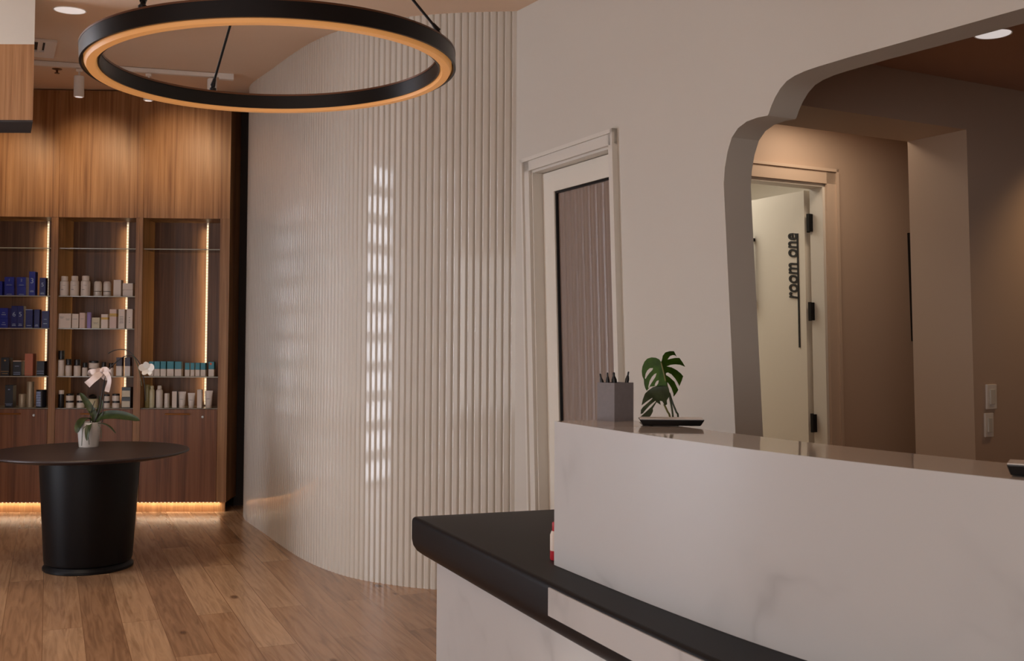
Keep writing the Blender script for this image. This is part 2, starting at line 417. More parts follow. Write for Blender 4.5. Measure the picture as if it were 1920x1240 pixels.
bm = new(); prism(bm, [[pp(qd0-.6, 0, QW), pp(qd0-.6, 3.2, QW), pp(3.2, 3.2, QW), pp(3.2, 0, QW), qs(qd1, 0), qs(qd1, qt), qs(qd0, qt), qs(qd0, 0)]], PN*.11); cutw(bm)
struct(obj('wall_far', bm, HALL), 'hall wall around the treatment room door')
print('far door', qd0, qd1, qt)
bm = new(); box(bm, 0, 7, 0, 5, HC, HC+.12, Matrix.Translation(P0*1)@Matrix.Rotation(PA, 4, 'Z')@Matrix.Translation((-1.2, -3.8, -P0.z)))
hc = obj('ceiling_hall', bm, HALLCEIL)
struct(hc)
# keep the hall ceiling behind the right wall
bm = bmesh.new(); bm.from_mesh(hc.data)
g = bm.verts[:]+bm.edges[:]+bm.faces[:]
bmesh.ops.bisect_plane(bm, geom=g, plane_co=PW+DV*.1, plane_no=DV, clear_inner=True)
bm.to_mesh(hc.data); bm.free()
bm = new(); prism(bm, [[pp(4.6, 0, .2), pp(4.6, 3.2, .2), pp(4.6, 3.2, -3.9), pp(4.6, 0, -3.9)]], PD*.1)
struct(obj('wall_end', bm, HALL))
bm = new(); prism(bm, [[pp(-1.5, 0, -3.9), pp(-1.5, 3.2, -3.9), pp(4.6, 3.2, -3.9), pp(4.6, 0, -3.9)]], PN*-.1)
g = bm.verts[:]+bm.edges[:]+bm.faces[:]
bmesh.ops.bisect_plane(bm, geom=g, plane_co=PW+DV*.14, plane_no=DV, clear_inner=True)
struct(obj('wall_near', bm, HALL))

# door_2, standing open into the lit treatment room
d2 = struct(bpy.data.objects.new('door_2', None), 'white treatment room door standing open, lettered in black'); COL.objects.link(d2)
def qbox(bm, s0, s1, z0, z1, w0, w1):
    f = lambda s, z, w: qs(s, z, QW+w)
    hexa(bm, [f(s0, z0, w0), f(s1, z0, w0), f(s1, z0, w1), f(s0, z0, w1), f(s0, z1, w0), f(s1, z1, w0), f(s1, z1, w1), f(s0, z1, w1)])
cw = pq(1567, 345, QW)[0]-qd1
bm = new(); qbox(bm, qd1, qd1+cw, 0, qt+cw, -.018, 0); qbox(bm, qd0-cw, qd1+cw, qt, qt+cw, -.018, 0); qbox(bm, qd0-cw, qd0, 0, qt+cw, -.018, 0)
qbox(bm, qd1+cw-.018, qd1+cw, 0, qt+cw, -.028, -.018); qbox(bm, qd0-cw, qd1+cw, qt+cw-.018, qt+cw, -.028, -.018)
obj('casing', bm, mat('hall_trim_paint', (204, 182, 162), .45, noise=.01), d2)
bm = new(); qbox(bm, qd1-.02, qd1, 0, qt, 0, .11); qbox(bm, qd0, qd0+.02, 0, qt, 0, .11); qbox(bm, qd0, qd1, qt-.02, qt, 0, .11)
obj('jamb', bm, TRIMM, d2)
# leaf frame: hinge line, opened 88 degrees
LA = math.radians(93); HGE = (qd1-.034, .125)
LD = (-PD*math.cos(LA)+PN*math.sin(LA)); LN = Vector((-LD.y, LD.x, 0))     # LD runs away from the hinge, LN faces the camera side
if LN.dot(EYE-qs(qd1, 1.4)) < 0: LN = -LN
def lf(a, z, t=0): return qs(HGE[0], z, QW+HGE[1])+LD*a+LN*t
def lbox(bm, a0, a1, z0, z1, t0, t1):
    hexa(bm, [lf(a0, z0, t0), lf(a1, z0, t0), lf(a1, z0, t1), lf(a0, z0, t1), lf(a0, z1, t0), lf(a1, z1, t0), lf(a1, z1, t1), lf(a0, z1, t1)])
LW = qd1-qd0-.05
bm = new(); lbox(bm, .02, LW, .01, qt-.025, -.045, 0)
leaf2 = obj('leaf', bm, DOORW, d2)
def lpix(x, y):
    n = LN; q = at_plane(x, y, lf(0, qt), n); return ((q-lf(0, q.z)).dot(LD), q.z)
for yy in (414, 583, 797):
    z = at_plane(1525, yy, qs(qd1, 1), PN).z
    bm = new(); qbox(bm, qd1-.052, qd1-.006, z-.055, z+.055, .085, .1)
    tube(bm, [qs(qd1-.03, z-.058, QW+.115), qs(qd1-.03, z+.058, QW+.115)], .011)
    obj('hinge', bm, BLACKM, d2)['label'] = 'black butt hinge'
a0, z0 = lpix(1494, 438); a1, z1 = lpix(1496, 652)
bm = new(); lbox(bm, a0-.007, a0+.007, z1, z0, 0, .004)
obj('underline', bm, BLACKP, d2)
# lettering, reads upward
ta, tz = lpix(1492, 562); tb, tz2 = lpix(1490, 438)
fc = bpy.data.curves.new('lettering', 'FONT'); fc.body = 'room one'; fc.size = 1; fc.shear = .2; fc.extrude = .004; fc.offset = .016
lt_o = bpy.data.objects.new('lettering', fc); COL.objects.link(lt_o)
bpy.context.view_layer.update()
wtxt = max(lt_o.dimensions.x, .01); k = (tz2-tz)/wtxt
cap = abs(lpix(1478, 500)[0]-lpix(1493, 500)[0])
sgn_t = -1 if lf(1, 1.5).x < lf(0, 1.5).x else 1
me = lt_o.to_mesh(); nm = me.copy(); lt_o.to_mesh_clear(); bpy.data.objects.remove(lt_o)
ys = cap/.44
for v in nm.vertices:
    v.co = lf(a0+.004+ys*v.co.y, tz+v.co.x*k, .0015+v.co.z)
nm.materials.clear(); nm.materials.append(BLACKP)
lt_m = bpy.data.objects.new('lettering', nm); COL.objects.link(lt_m); lt_m.parent = d2
ha, hz0 = lpix(1413, 436); hb, hz1 = lpix(1415, 580)
bm = new(); lbox(bm, ha-.012, ha+.012, hz1, hz0, .03, .05); lbox(bm, ha-.01, ha+.01, hz0-.06, hz0-.04, 0, .03); lbox(bm, ha-.01, ha+.01, hz1+.04, hz1+.06, 0, .03)
obj('pull_handle', bm, BLACKM, d2)['label'] = 'black bar pull'
# treatment room shell
bm = new()
R0, R1, RD = qd0-.5, qd1+.9, 2.6
prism(bm, [[pp(R0, 0, QW+.11), pp(R0, 2.9, QW+.11), pp(R0, 2.9, QW+RD), pp(R0, 0, QW+RD)]], PD*-.08)
prism(bm, [[pp(R1, 0, QW+.11), pp(R1, 2.9, QW+.11), pp(R1, 2.9, QW+RD), pp(R1, 0, QW+RD)]], PD*.08)
prism(bm, [[pp(R0, 0, QW+RD), pp(R0, 2.9, QW+RD), pp(R1, 2.9, QW+RD), pp(R1, 0, QW+RD)]], PN*.08)
struct(obj('wall_room', bm, DOORW))
bm = new(); prism(bm, [[pp(R0, 2.9, QW+.11), pp(R1, 2.9, QW+.11), pp(R1, 2.9, QW+RD), pp(R0, 2.9, QW+RD)]], UP*.08)
struct(obj('ceiling_room', bm, DOORW))

# the edge of a dark board on the far wall
s0, bz0 = pq(1701, 437, QW); s1, bz1 = pq(1708.5, 640, QW)
bm = new(); prism(bm, [[pp(s0, bz0, QW-.04), pp(s0+.5, bz0, QW-.04), pp(s1+.5, bz1, QW-.04), pp(s1, bz1, QW-.04)]], PN*.04)
tag(obj('wall_art_panel', bm, BLACKP), 'thin black panel hung on the hall wall, half hidden by the portal', 'wall panel')
# switches on the hall wall
def switch(x0, x1, y0, y1, label):
    a, za = pq(x0, y0); b, zb_ = pq(x1, y1)
    t = thing('light_switch', label, 'switch', pp((a+b)/2, zb_, 0), PA, 'switches on the hall wall')
    w, h = (b-a)/2, za-zb_
    bm = new(); box(bm, -w, w, -.012, 0, 0, h); bevel(bm, .003)
    obj('plate', bm, FIXW, t)
    bm = new(); box(bm, -w*.45, w*.45, -.018, -.010, h*.2, h*.8); bevel(bm, .002)
    obj('rocker', bm, TRIMM, t)
switch(1847, 1866, 721, 767, 'upper white wall switch on the hall wall right of the portal')
switch(1844, 1860, 775, 819, 'lower white wall switch under another one on the hall wall')

# other walls
bm = new(); WY0, WY1, WZ0, WZ1 = 4.35, 5.55, .02, 3.25
prism(bm, [[(-4.75, -3.6, 0), (-4.75, -3.6, 3.7), (-4.75, 10, 3.7), (-4.75, 10, 0), (-4.75, WY1, 0), (-4.75, WY1, WZ1), (-4.75, WY0, WZ1), (-4.75, WY0, 0)], [(-4.75, -3.1, .3), (-4.75, -.1, .3), (-4.75, -.1, 2.75), (-4.75, -3.1, 2.75)]], (-.15, 0, 0))
struct(obj('wall_left', bm, WALL))
w1 = struct(bpy.data.objects.new('window_1', None)); COL.objects.link(w1)
bm = new(); box(bm, -4.86, -4.84, WY0, WY1, 0, WZ1); obj('pane', bm, DAY, w1)
bm = new()
nb = 11
for i in range(nb+1):
    z = WZ1*i/nb; box(bm, -4.84, -4.76, WY0, WY1, max(z-.055, 0), min(z+.055, WZ1))
box(bm, -4.84, -4.76, WY0, WY0+.05, 0, WZ1); box(bm, -4.84, -4.76, WY1-.05, WY1, 0, WZ1)
obj('window_frame', bm, BLACKM, w1)
bm = new(); prism(bm, [[(-4.9, -3.5, 0), (-4.9, -3.5, 3.7), (6.2, -3.5, 3.7), (6.2, -3.5, 0)], [(-4.6, -3.5, .3), (-4.6, -3.5, 2.7), (1, -3.5, 2.7), (1, -3.5, .3)]], (0, -.15, 0))
struct(obj('wall_front', bm, WALL))
w2 = struct(bpy.data.objects.new('window_2', None)); COL.objects.link(w2)
bm = new(); box(bm, -4.6, 1, -3.62, -3.60, .3, 2.7); obj('pane', bm, mat('storefront_pane', (235, 238, 240), .3, emit=(240, 244, 255), es=1.0), w2)
bm = new()
for i in range(6):
    x = -4.6+5.6*i/5; box(bm, max(x-.03, -4.6), min(x+.03, 1), -3.60, -3.52, .3, 2.7)
obj('window_frame', bm, BLACKM, w2)
w3 = struct(bpy.data.objects.new('added_window', None)); COL.objects.link(w3)  # unseen window, added so daylight comes in from the left
bm = new(); box(bm, -4.87, -4.85, -3.1, -.1, .3, 2.75); obj('pane', bm, MATS['storefront_pane'], w3)
bm = new()
for y in (-3.07, -1.6, -.13): box(bm, -4.85, -4.77, y-.03, y+.03, .3, 2.75)
obj('window_frame', bm, BLACKM, w3)
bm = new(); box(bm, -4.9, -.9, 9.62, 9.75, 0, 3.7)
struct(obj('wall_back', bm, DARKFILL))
bm = new(); prism(bm, [[(-2.42, 9.12, 0), (-2.42, 9.12, 3.6), (-2.12, 9.2, 3.6), (-2.12, 9.2, 0)]], (0, .05, 0))  # dark strip standing in for the deep shade of the gap
struct(obj('recess_shade', bm, DARKFILL), 'dark strip coloured as shade between the shelving and the ribbed wall')

# ------------------------------------------------------------------ display cabinets
CA = at_z(0, 963, 0); CANG = math.radians(2.6)
CD = Vector((math.cos(CANG), math.sin(CANG), 0)); CNV = Vector((-math.sin(CANG), math.cos(CANG), 0))
def cu(x, y, w=0):
    q = at_plane(x, y, CA+CNV*w, CNV); return ((q-CA).dot(CD), q.z)
BW = .6975; B0 = -.2985; TOE, LOW, OPN = .088, .868, 2.465
S1, S2, S3, S4 = 2.21, 1.807, 1.535, 1.134
TOPZ = ceil_z(8.62)-.003; DEP = .40; IN = .34
names = ['left', 'middle', 'right']
roots = []
cab_labels = ['wooden display cabinet at the left holding blue cartons on upper shelves',
              'wooden display cabinet behind the orchid holding mostly white bottles and cartons',
              'wooden display cabinet next to the dark recess holding teal-topped cartons']
strip_px = [(90, 500), (239, 500), (388, 560)]
for k in range(3):
    x0 = 0
    loc = CA+CD*(B0+BW*k)
    t = thing('display_cabinet', cab_labels[k], 'cabinet', loc, CANG, 'built-in display cabinets'); roots.append(t)
    e = .0285; er = BW-.0285; xr = BW-.0005 if k < 2 else BW+.052
    bm = new(); box(bm, .0005, e, 0, DEP, TOE, OPN); obj('side_panel', bm, WOOD, t)
    bm = new(); box(bm, er, xr, 0, DEP, TOE, OPN); obj('side_panel', bm, WOOD, t)
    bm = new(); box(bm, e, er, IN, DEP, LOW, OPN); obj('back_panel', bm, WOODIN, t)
    bm = new(); box(bm, .0005, xr, 0, DEP, OPN, TOPZ-.002)
    obj('upper_panel', bm, WOOD, t)
    for pa, pb in ((.0005, e), (er, xr)):
        bm = new(); box(bm, pa, pb, -.006, 0, OPN, TOPZ-.03); obj('pilaster', bm, WOOD, t)
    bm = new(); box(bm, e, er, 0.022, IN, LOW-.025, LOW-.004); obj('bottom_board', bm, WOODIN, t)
    bm = new(); box(bm, e+.003, er-.003, 0, .022, TOE, LOW-.008); bevel(bm, .0015, 1)
    dd = obj('door', bm, WOODDK, t)
    hx = [(10, 40), (152, 199), (311, 357)][k]
    ha_, hz_ = cu(hx[0], 776); hb_, _ = cu(hx[1], 777)
    ha_ -= B0+BW*k; hb_ -= B0+BW*k
    if k == 0: ha_ = hb_-.22
    bm = new(); tube(bm, [(ha_, -.022, LOW-.045), (hb_, -.022, LOW-.045)], .006)
    for xx in (ha_+.012, hb_-.012): tube(bm, [(xx, -.022, LOW-.045), (xx, 0, LOW-.045)], .005)
    obj('handle', bm, BRASS, dd)['label'] = 'brass bar handle'
    if k != 1:
        lx, lz = cu([63.6, 0, 380][k], [779, 0, 782][k]); lx -= B0+BW*k
        bm = new(); lathe(bm, [(.011, 0), (.011, .004), (.009, .006)], 20); bmesh.ops.rotate(bm, verts=bm.verts, cent=(0, 0, 0), matrix=Matrix.Rotation(PI/2, 3, 'X')); bmesh.ops.translate(bm, verts=bm.verts, vec=(lx, 0, lz))
        obj('lock', bm, STEEL, dd)['label'] = 'round steel lock'
    bm = new(); box(bm, .0005, xr-.02, .055, .075, 0, TOE); obj('plinth', bm, PLINTH, t)
    # plinth light
    bm = new(); box(bm, .001, BW-.001, .030, .042, TOE-.004, TOE)
    for i in range(22): box(bm, BW*(i+.35)/22, BW*(i+.65)/22, .032, .040, TOE-.007, TOE-.004)
    led = obj('plinth_led_tape', bm, [LEDB, TOELED], t)
    for p in led.data.polygons:
        if p.index >= 6: p.material_index = 1
    # glass shelves
    for z in ([S1, S2, S3, S4] if k < 2 else [S1, S4]):
        bm = new(); box(bm, e+.001, er-.001, .03, IN-.03, z-.008, z)
        bm.faces.ensure_lookup_table()
        o = obj('glass_shelf', bm, [GLASS, GEDGE], t)
        for p in o.data.polygons:
            if p.normal.y < -.5: p.material_index = 1
    bm = new(); box(bm, e+.001, er-.001, .01, IN, LOW-.003, LOW); obj('base_shelf', bm, GEDGE, t)
    # LED tape up the back panel
    sx = cu(*strip_px[k], IN)[0]-(B0+BW*k)
    bm = new(); box(bm, sx-.008, sx+.008, IN-.006, IN, LOW+.01, OPN); n = 62
    for i in range(n):
        z = LOW+.02+(OPN-LOW-.03)*i/n; box(bm, sx-.006, sx+.006, IN-.010, IN-.006, z, z+.014)
    led = obj('led_strip', bm, [LEDB, LED], t)
    for p in led.data.polygons:
        if p.index >= 6: p.material_index = 1
for k in range(3):
    p = CA+CD*(B0+BW*(k+.5))+CNV*.036
    a = light('AREA', 'plinth_light', p+UP*(TOE-.009), .95, (1, .86, .64), shape='RECTANGLE', size=BW*.98, size_y=.02)
    a.rotation_euler = (0, 0, CANG)
    sx = cu(*strip_px[k], IN)[0]
    q = CA+CD*(sx-.012)+CNV*(IN-.03)
    a = light('AREA', 'cabinet_light', q+UP*1.66, 1.5, (1, .82, .5), target=q+UP*1.66+CNV*.16-CD*.35, shape='RECTANGLE', size=.02, size_y=1.5)

# ------------------------------------------------------------------ products on the shelves
PC = {}
def pm(name, col, **k): return mat(name, col, **k)
BLUE = pm('royal_blue_card', (26, 40, 150), rough=.25, noise=.08, nscale=80)
BLUE2 = pm('deep_blue_card', (18, 24, 104), rough=.25, noise=.08, nscale=80)
SILV = pm('silver_print', (150, 160, 190), rough=.3, metal=.4)
CREAM = pm('white_card', (226, 208, 192), rough=.45, noise=.02)
WHITE = pm('white_plastic', (228, 214, 202), rough=.35, noise=.02)
IVORY = pm('ivory_card', (214, 202, 172), rough=.5, noise=.02)
PINKW = pm('pale_pink_card', (222, 194, 180), rough=.5, noise=.02)
LAV = pm('lavender_card', (150, 126, 186), rough=.5, noise=.02)
GREYT = pm('grey_print', (120, 112, 106), rough=.6)
SLATE = pm('slate_card', (34, 36, 46), rough=.35, noise=.05)
COPPER = pm('salmon_card', (196, 112, 80), rough=.4, noise=.03)
GOLDP = pm('gold_print', (176, 136, 84), rough=.35, metal=.5)
CHAMP = pm('champagne_metal', (176, 160, 136), rough=.4, metal=.3, noise=.03)
CAPB = pm('black_cap', (22, 18, 20), rough=.3, noise=.04)
PURP = pm('plum_card', (44, 24, 44), rough=.4, noise=.04)
TEAL = pm('teal_card', (0, 124, 140), rough=.3, noise=.04)
NAVY = pm('navy_card', (28, 34, 62), rough=.4, noise=.04)
OLIVE = pm('olive_glass', (150, 140, 92), rough=.25, noise=.04)
OCREAM = pm('pale_olive_plastic', (206, 196, 160), rough=.4, noise=.02)
ORAN = pm('orange_dot', (236, 110, 60), rough=.5)
YELB = pm('yellow_band', (214, 172, 84), rough=.5)

SHZ = {'2': S2, '3': S3, '4': S4, '0': LOW}
def place(bay, sh, x0, x1, ytop, ybase, w=.09):
    """bay, shelf and pixel box -> local placement: centre, width, height on that shelf"""
    ym = (ytop+ybase)/2
    a, _ = cu(x0, ym, w); b, _ = cu(x1, ym, w)
    za = cu((x0+x1)/2, ytop, w)[1]; zb_ = cu((x0+x1)/2, ybase, w)[1]
    lo_ = B0+BW*bay+.0285+.0025; hi_ = B0+BW*(bay+1)-.0285-.0025
    c = min(max((a+b)/2, lo_+(b-a)/2), hi_-(b-a)/2) if bay or (a+b)/2 > 0 else (a+b)/2
    return c, b-a, za-zb_, SHZ[sh]+.0004, w
def root(name, label, cat, c, w, z, group):
    return thing(name, label, cat, CA+CD*c+CNV*w+UP*z, CANG, group)
def rbox(w, d0, d1, z0, z1, b=.0012):
    bm = new(); box(bm, -w/2, w/2, d0, d1, z0, z1)
    if b: bevel(bm, b, 1)
    return bm
def prints(t, wd, h, m, rows):
    for (zf, wf, hf) in rows:
        bm = new(); box(bm, -wd*wf/2, wd*wf/2, -.0012, -.0002, h*zf, h*(zf+hf)); obj('printed_line', bm, m, t)
def numeral(t, s, wd, zc, size, m):
    fc = bpy.data.curves.new('numeral', 'FONT'); fc.body = s; fc.size = size; fc.align_x = 'CENTER'; fc.extrude = .0006
    o = bpy.data.objects.new('numeral', fc); COL.objects.link(o); bpy.context.view_layer.update()
    me = o.to_mesh().copy(); o.to_mesh_clear(); bpy.data.objects.remove(o)
    me.transform(Matrix.Translation((0, -.0012, zc))@Matrix.Rotation(PI/2, 4, 'X')); me.materials.clear(); me.materials.append(m)
    o = bpy.data.objects.new('numeral', me); COL.objects.link(o); o.parent = t
def carton(bay, sh, x0, x1, yt, yb, m, label, group, w=.09, zo=0, print_m=None, rows=(), num=None, dmax=.075, top=None):
    c, wd, h, z, w = place(bay, sh, x0, x1, yt, yb, w)
    t = root('carton', label, 'carton', c, w, z+zo, group)
    d = min(max(wd, .04), dmax)
    if top:
        obj('body', rbox(wd, 0, d, 0, h*.94), m, t); obj('top_band', rbox(wd, 0, d, h*.94, h, 0), top, t)
    else: obj('body', rbox(wd, 0, d, 0, h), m, t)
    if rows: prints(t, wd, h, print_m, rows)
    if num: numeral(t, num, wd, h*.52, h*.3 if h > .13 else h*.42, print_m)
    return h
def bottle(bay, sh, x0, x1, yt, yb, prof, parts, label, group, w=.12, name='bottle', zo=0, sq=False):
    """prof: (r_fraction, z_fraction) ; parts: [(name, material, first, last)]"""
    c, wd, h, z, w = place(bay, sh, x0, x1, yt, yb, w)
    t = root(name, label, name.split('_')[-1] if name != 'bottle' else 'bottle', c, w, z+zo, group)
    for nm_, m, i, j in parts:
        bm = new(); lathe(bm, [(r*wd/2, f*h) for r, f in prof[i:j+1]], 22)
        obj(nm_, bm, m, t, smooth=True, ang=35)
    return t, wd, h
GB = 'blue cartons on the left shelves'; GW = 'white bottles and cartons on the middle shelves'
TX = [(.10, .6, .03), (.17, .5, .02)]
# left cabinet, second shelf
carton(0, '2', -12, 4, 525, 552, BLUE, 'blue patterned carton cut by the left photo edge, upper product shelf', GB, print_m=SILV, rows=[(.2, .4, .05), (.45, .5, .05)])
h = carton(0, '2', 8.3, 26.3, 535, 552.5, BLUE, 'lower of two stacked royal blue jar boxes nearest the left photo edge, upper product shelf', GB, print_m=SILV, rows=TX)
carton(0, '2', 8.3, 26.3, 517, 534.5, BLUE, 'upper of two stacked royal blue jar boxes nearest the left photo edge, upper product shelf', GB, zo=h+.0005, print_m=SILV, rows=TX, num='1')
h = carton(0, '2', 32, 48.5, 535, 552.5, BLUE, 'lower of two stacked royal blue jar boxes beside the tall 3 carton', GB, print_m=SILV, rows=TX)
carton(0, '2', 32, 48.5, 517.5, 534.8, BLUE, 'upper stacked royal blue jar box numbered 2 beside the tall 3 carton', GB, zo=h+.0005, print_m=SILV, rows=TX, num='2')
carton(0, '2', 54.3, 66, 507, 552.5, BLUE, 'tall slim royal blue carton with a silver numeral 3', GB, print_m=SILV, rows=[(.16, .6, .02), (.2, .5, .015)], num='3')
carton(0, '2', 74, 85.5, 518, 552, BLUE2, 'deep blue carton with numeral 5 right of the tall 3 carton', GB, print_m=SILV, rows=TX, num='5')
# left cabinet, third shelf
h = carton(0, '3', -1, 15, 592.8, 611.5, BLUE, 'lower of two stacked blue boxes at the left edge, second product shelf', GB, print_m=SILV, rows=[(.3, .5, .06), (.5, .3, .05)])
carton(0, '3', -1, 15, 573.5, 592, BLUE, 'upper of two stacked blue boxes at the left edge, second product shelf', GB, zo=h+.0005, print_m=SILV, rows=[(.3, .5, .06), (.5, .3, .05)])
carton(0, '3', 20.8, 32.1, 570, 611.5, BLUE2, 'tall blue carton numbered 6, left one of a touching pair', GB, print_m=SILV, rows=TX, num='6')
carton(0, '3', 32.4, 44, 570, 611.5, BLUE2, 'tall blue carton numbered 5, right one of a touching pair', GB, print_m=SILV, rows=TX, num='5')
carton(0, '3', 48, 61, 577, 612, BLUE2, 'dark blue carton with pale silver edging on the second product shelf', GB, print_m=SILV, rows=[(.12, .6, .03), (.97, 1, .03), (.0, 1, .02)])
carton(0, '3', 64, 74, 577, 612, BLUE2, 'narrow dark blue carton between a silver-edged carton and a shorter carton', GB, print_m=SILV, rows=TX)
carton(0, '3', 78, 92, 580, 612.3, BLUE2, 'dark blue carton closest to the wooden post, second product shelf', GB, print_m=SILV, rows=[(.25, .5, .03), (.5, .4, .02)])
# left cabinet, fourth shelf
GS = 'dark cartons on the lower left shelves'
carton(0, '4', 1.6, 17, 669, 703, SLATE, 'black carton with a low gold band, left of the row with the salmon carton', GS, print_m=GOLDP, rows=[(.22, .95, .03), (.1, .7, .03), (.8, .2, .08)])
carton(0, '4', 24, 39.5, 675, 703.3, SLATE, 'black carton with a pinkish top, just left of the salmon carton', GS, print_m=SILV, rows=[(.2, .8, .03), (.08, .8, .04), (.62, .5, .03)], top=PINKW)
carton(0, '4', 46.3, 61.6, 662, 703.5, COPPER, 'tall salmon pink carton among black cartons', GS, print_m=GOLDP, rows=[(.2, .95, .015), (.08, .6, .02)])
carton(0, '4', 68.5, 83, 676, 703.6, SLATE, 'black carton just right of the salmon carton', GS, print_m=SILV, rows=[(.3, .9, .025), (.15, .9, .025)])
# left cabinet, bottom
carton(0, '0', 9.2, 24.2, 722, 764, SLATE, 'tall slate carton left of the champagne cylinders', GS, print_m=SILV, rows=[(.16, .95, .012), (.78, .25, .04), (.1, .7, .02)])
bottle(0, '0', 35.2, 48.7, 739, 764, [(.97, 0), (1, .02), (1, .97), (.95, 1)], [('body', CHAMP, 0, 3)], 'short champagne cylinder jar beside a taller champagne bottle', GS, name='jar')
bottle(0, '0', 50.3, 63.7, 716, 764, [(.97, 0), (1, .02), (1, .5), (.97, .5), (.97, .98), (.92, 1)], [('body', CHAMP, 0, 2), ('cap', CHAMP, 3, 5)], 'tall champagne metal bottle with matching cap', GS)
t, wd, h = bottle(0, '0', 68, 87, 731, 764, [(.9, 0), (1, .03), (1, .95), (.92, 1)], [('body', SLATE, 0, 3)], 'black canister with a silver grid pattern', GS, name='canister')
bm = new()
for i in range(9): box(bm, -wd*.3, wd*.12, -wd*.52, -wd*.47, h*(.08+.095*i), h*(.08+.095*i+.05))
obj('silver_pattern', bm, SILV, t)

# middle cabinet, second shelf
shb = [(.92, 0), (1, .03), (1, .66), (.94, .74), (.74, .755), (.74, .76), (.76, .765), (.76, .97), (.7, 1)]
for i, (a, b, l) in enumerate(((113, 129, 'white round-shouldered bottle nearest the left post, upper middle shelf'),
                               (132.2, 148, 'white round-shouldered bottle, second of three from the post'),
                               (152, 169, 'white round-shouldered bottle beside the domed bottles'))):
    t, wd, h = bottle(1, '2', a, b, 516.3, 553+i*.5, shb, [('body', WHITE, 0, 4), ('cap', WHITE, 5, 8)], l, GW, w=.05)
    bm = new(); box(bm, -wd*.22, wd*.05, -wd*.505, -wd*.47, h*.3, h*.325); obj('printed_line', bm, GREYT, t)
    bm = new(); box(bm, -wd*.05, wd*.3, -wd*.5, -wd*.45, h*.52, h*.53); obj('printed_line', bm, GREYT, t)
dome = [(.95, 0), (1, .03), (1, .3), (.97, .31), (.97, .33), (1, .34), (1, .8), (.93, .9), (.78, .97), (.5, 1)]
for a, b, l in ((176.2, 190.5, 'domed white bottle next to the three round-shouldered bottles'), (194.3, 208, 'domed white bottle next to the plain white carton')):
    bottle(1, '2', a, b, 527, 555.6, dome, [('body', WHITE, 0, 2), ('seam', GREYT, 3, 4), ('cap', WHITE, 5, 9)], l, GW)
carton(1, '2', 212.7, 226.7, 525, 556, CREAM, 'plain upright white carton beside the domed bottles', GW)
h = carton(1, '2', 230, 249, 544.8, 557, CREAM, 'lower of two stacked small white boxes at the shelf end', GW)
carton(1, '2', 230, 249, 532, 544.3, CREAM, 'upper of two stacked small white boxes at the shelf end', GW, zo=h+.001)
# middle cabinet, third shelf
for x0, x1, yt, yb, m, l, rows in (
    (106.9, 118.9, 587.2, 614.7, CREAM, 'white carton nearest the left post, second middle shelf', TX and [(.75, .7, .02), (.68, .5, .02)]),
    (121.2, 133, 587.2, 614.8, CREAM, 'white carton second from the left post, second middle shelf', [(.62, .7, .02), (.55, .5, .02)]),
    (135, 147, 588, 615, CREAM, 'white carton third from the left post, second middle shelf', [(.62, .7, .025)]),
    (149, 159.2, 586, 615, PINKW, 'slim pinkish white carton beside the lavender carton', [(.6, .6, .02)]),
    (163.3, 170, 585.5, 615.2, LAV, 'narrow lavender carton among white cartons', [(.9, .6, .03)]),
    (171.8, 186.7, 595.2, 615.4, IVORY, 'short ivory carton right of the lavender carton', [(.5, .6, .025), (.42, .5, .025)]),
    (189.5, 202, 589, 615.6, CREAM, 'white carton with a yellow band', []),
    (205.3, 218, 580, 616, PINKW, 'tall pinkish white carton right of the yellow-banded carton', [(.66, .8, .015)]),
    (221.8, 233.7, 580, 616.2, CREAM, 'tall white carton with lines of grey text, next to the last carton', [(.6, .6, .02), (.52, .55, .02), (.44, .6, .02), (.36, .5, .02), (.28, .6, .02)]),
    (237, 248.5, 580, 616.6, CREAM, 'tall white carton at the right end of the second middle shelf', [(.55, .15, .03), (.42, .15, .03), (.3, .15, .03)])):
    c, wd, h, z, w = place(1, '3', x0, x1, yt, yb, .035)
    t = root('carton', l, 'carton', c, w, z, GW); obj('body', rbox(wd, 0, min(wd, .06), 0, h), m, t)
    if rows: prints(t, wd, h, GREYT, rows)
    if 'yellow' in l:
        bm = new(); box(bm, -wd*.501, wd*.501, -.001, min(wd, .06), h*.62, h*.78); obj('yellow_band', bm, YELB, t)
# middle cabinet, fourth shelf: white flasks with black caps, dark cartons behind
flask = [(.95, 0), (1, .02), (1, .60), (.98, .62), (.6, .64), (.6, .65), (.95, .66), (.95, .97), (.9, 1)]
def flasks(lst, sh, zb):
    for x0, x1, yt, yb, l in lst:
        bottle(1, sh, x0, x1, yt, yb, flask, [('body', WHITE, 0, 4), ('cap', CAPB, 5, 8)], l, 'white flasks with black caps', w=.05)
flasks([(107.5, 119, 657, 704.8, 'tallest black-capped white flask, nearest the left post'),
        (123, 134.2, 673, 705, 'black-capped white flask second from the left post'),
        (138.8, 151, 674, 705.2, 'black-capped white flask third from the left post'),
        (154.3, 164, 680, 705.3, 'small black-capped white flask left of the stacked white pots'),
        (190, 199, 679, 705.5, 'black-capped white flask behind the satin bow'),
        (204, 213, 681, 705.7, 'black-capped white flask behind the orchid stem')], '4', 705)
jar = [(.95, 0), (1, .03), (1, .70), (.97, .73), (.93, .74), (.96, .75), (.96, .97), (.9, 1)]
def jars(x0, x1, yt, ym, yb, la, lb, m=WHITE, sh='0', grp='stacked white jars', w=.07):
    t, wd, h = bottle(1, sh, x0, x1, ym, yb, jar, [('body', m, 0, 3), ('lid', CAPB, 4, 7)], la, grp, w=w, name='jar')
    bottle(1, sh, x0, x1, yt, ym, jar, [('body', m, 0, 3), ('lid', CAPB, 4, 7)], lb, grp, w=w, name='jar', zo=h+.0004)
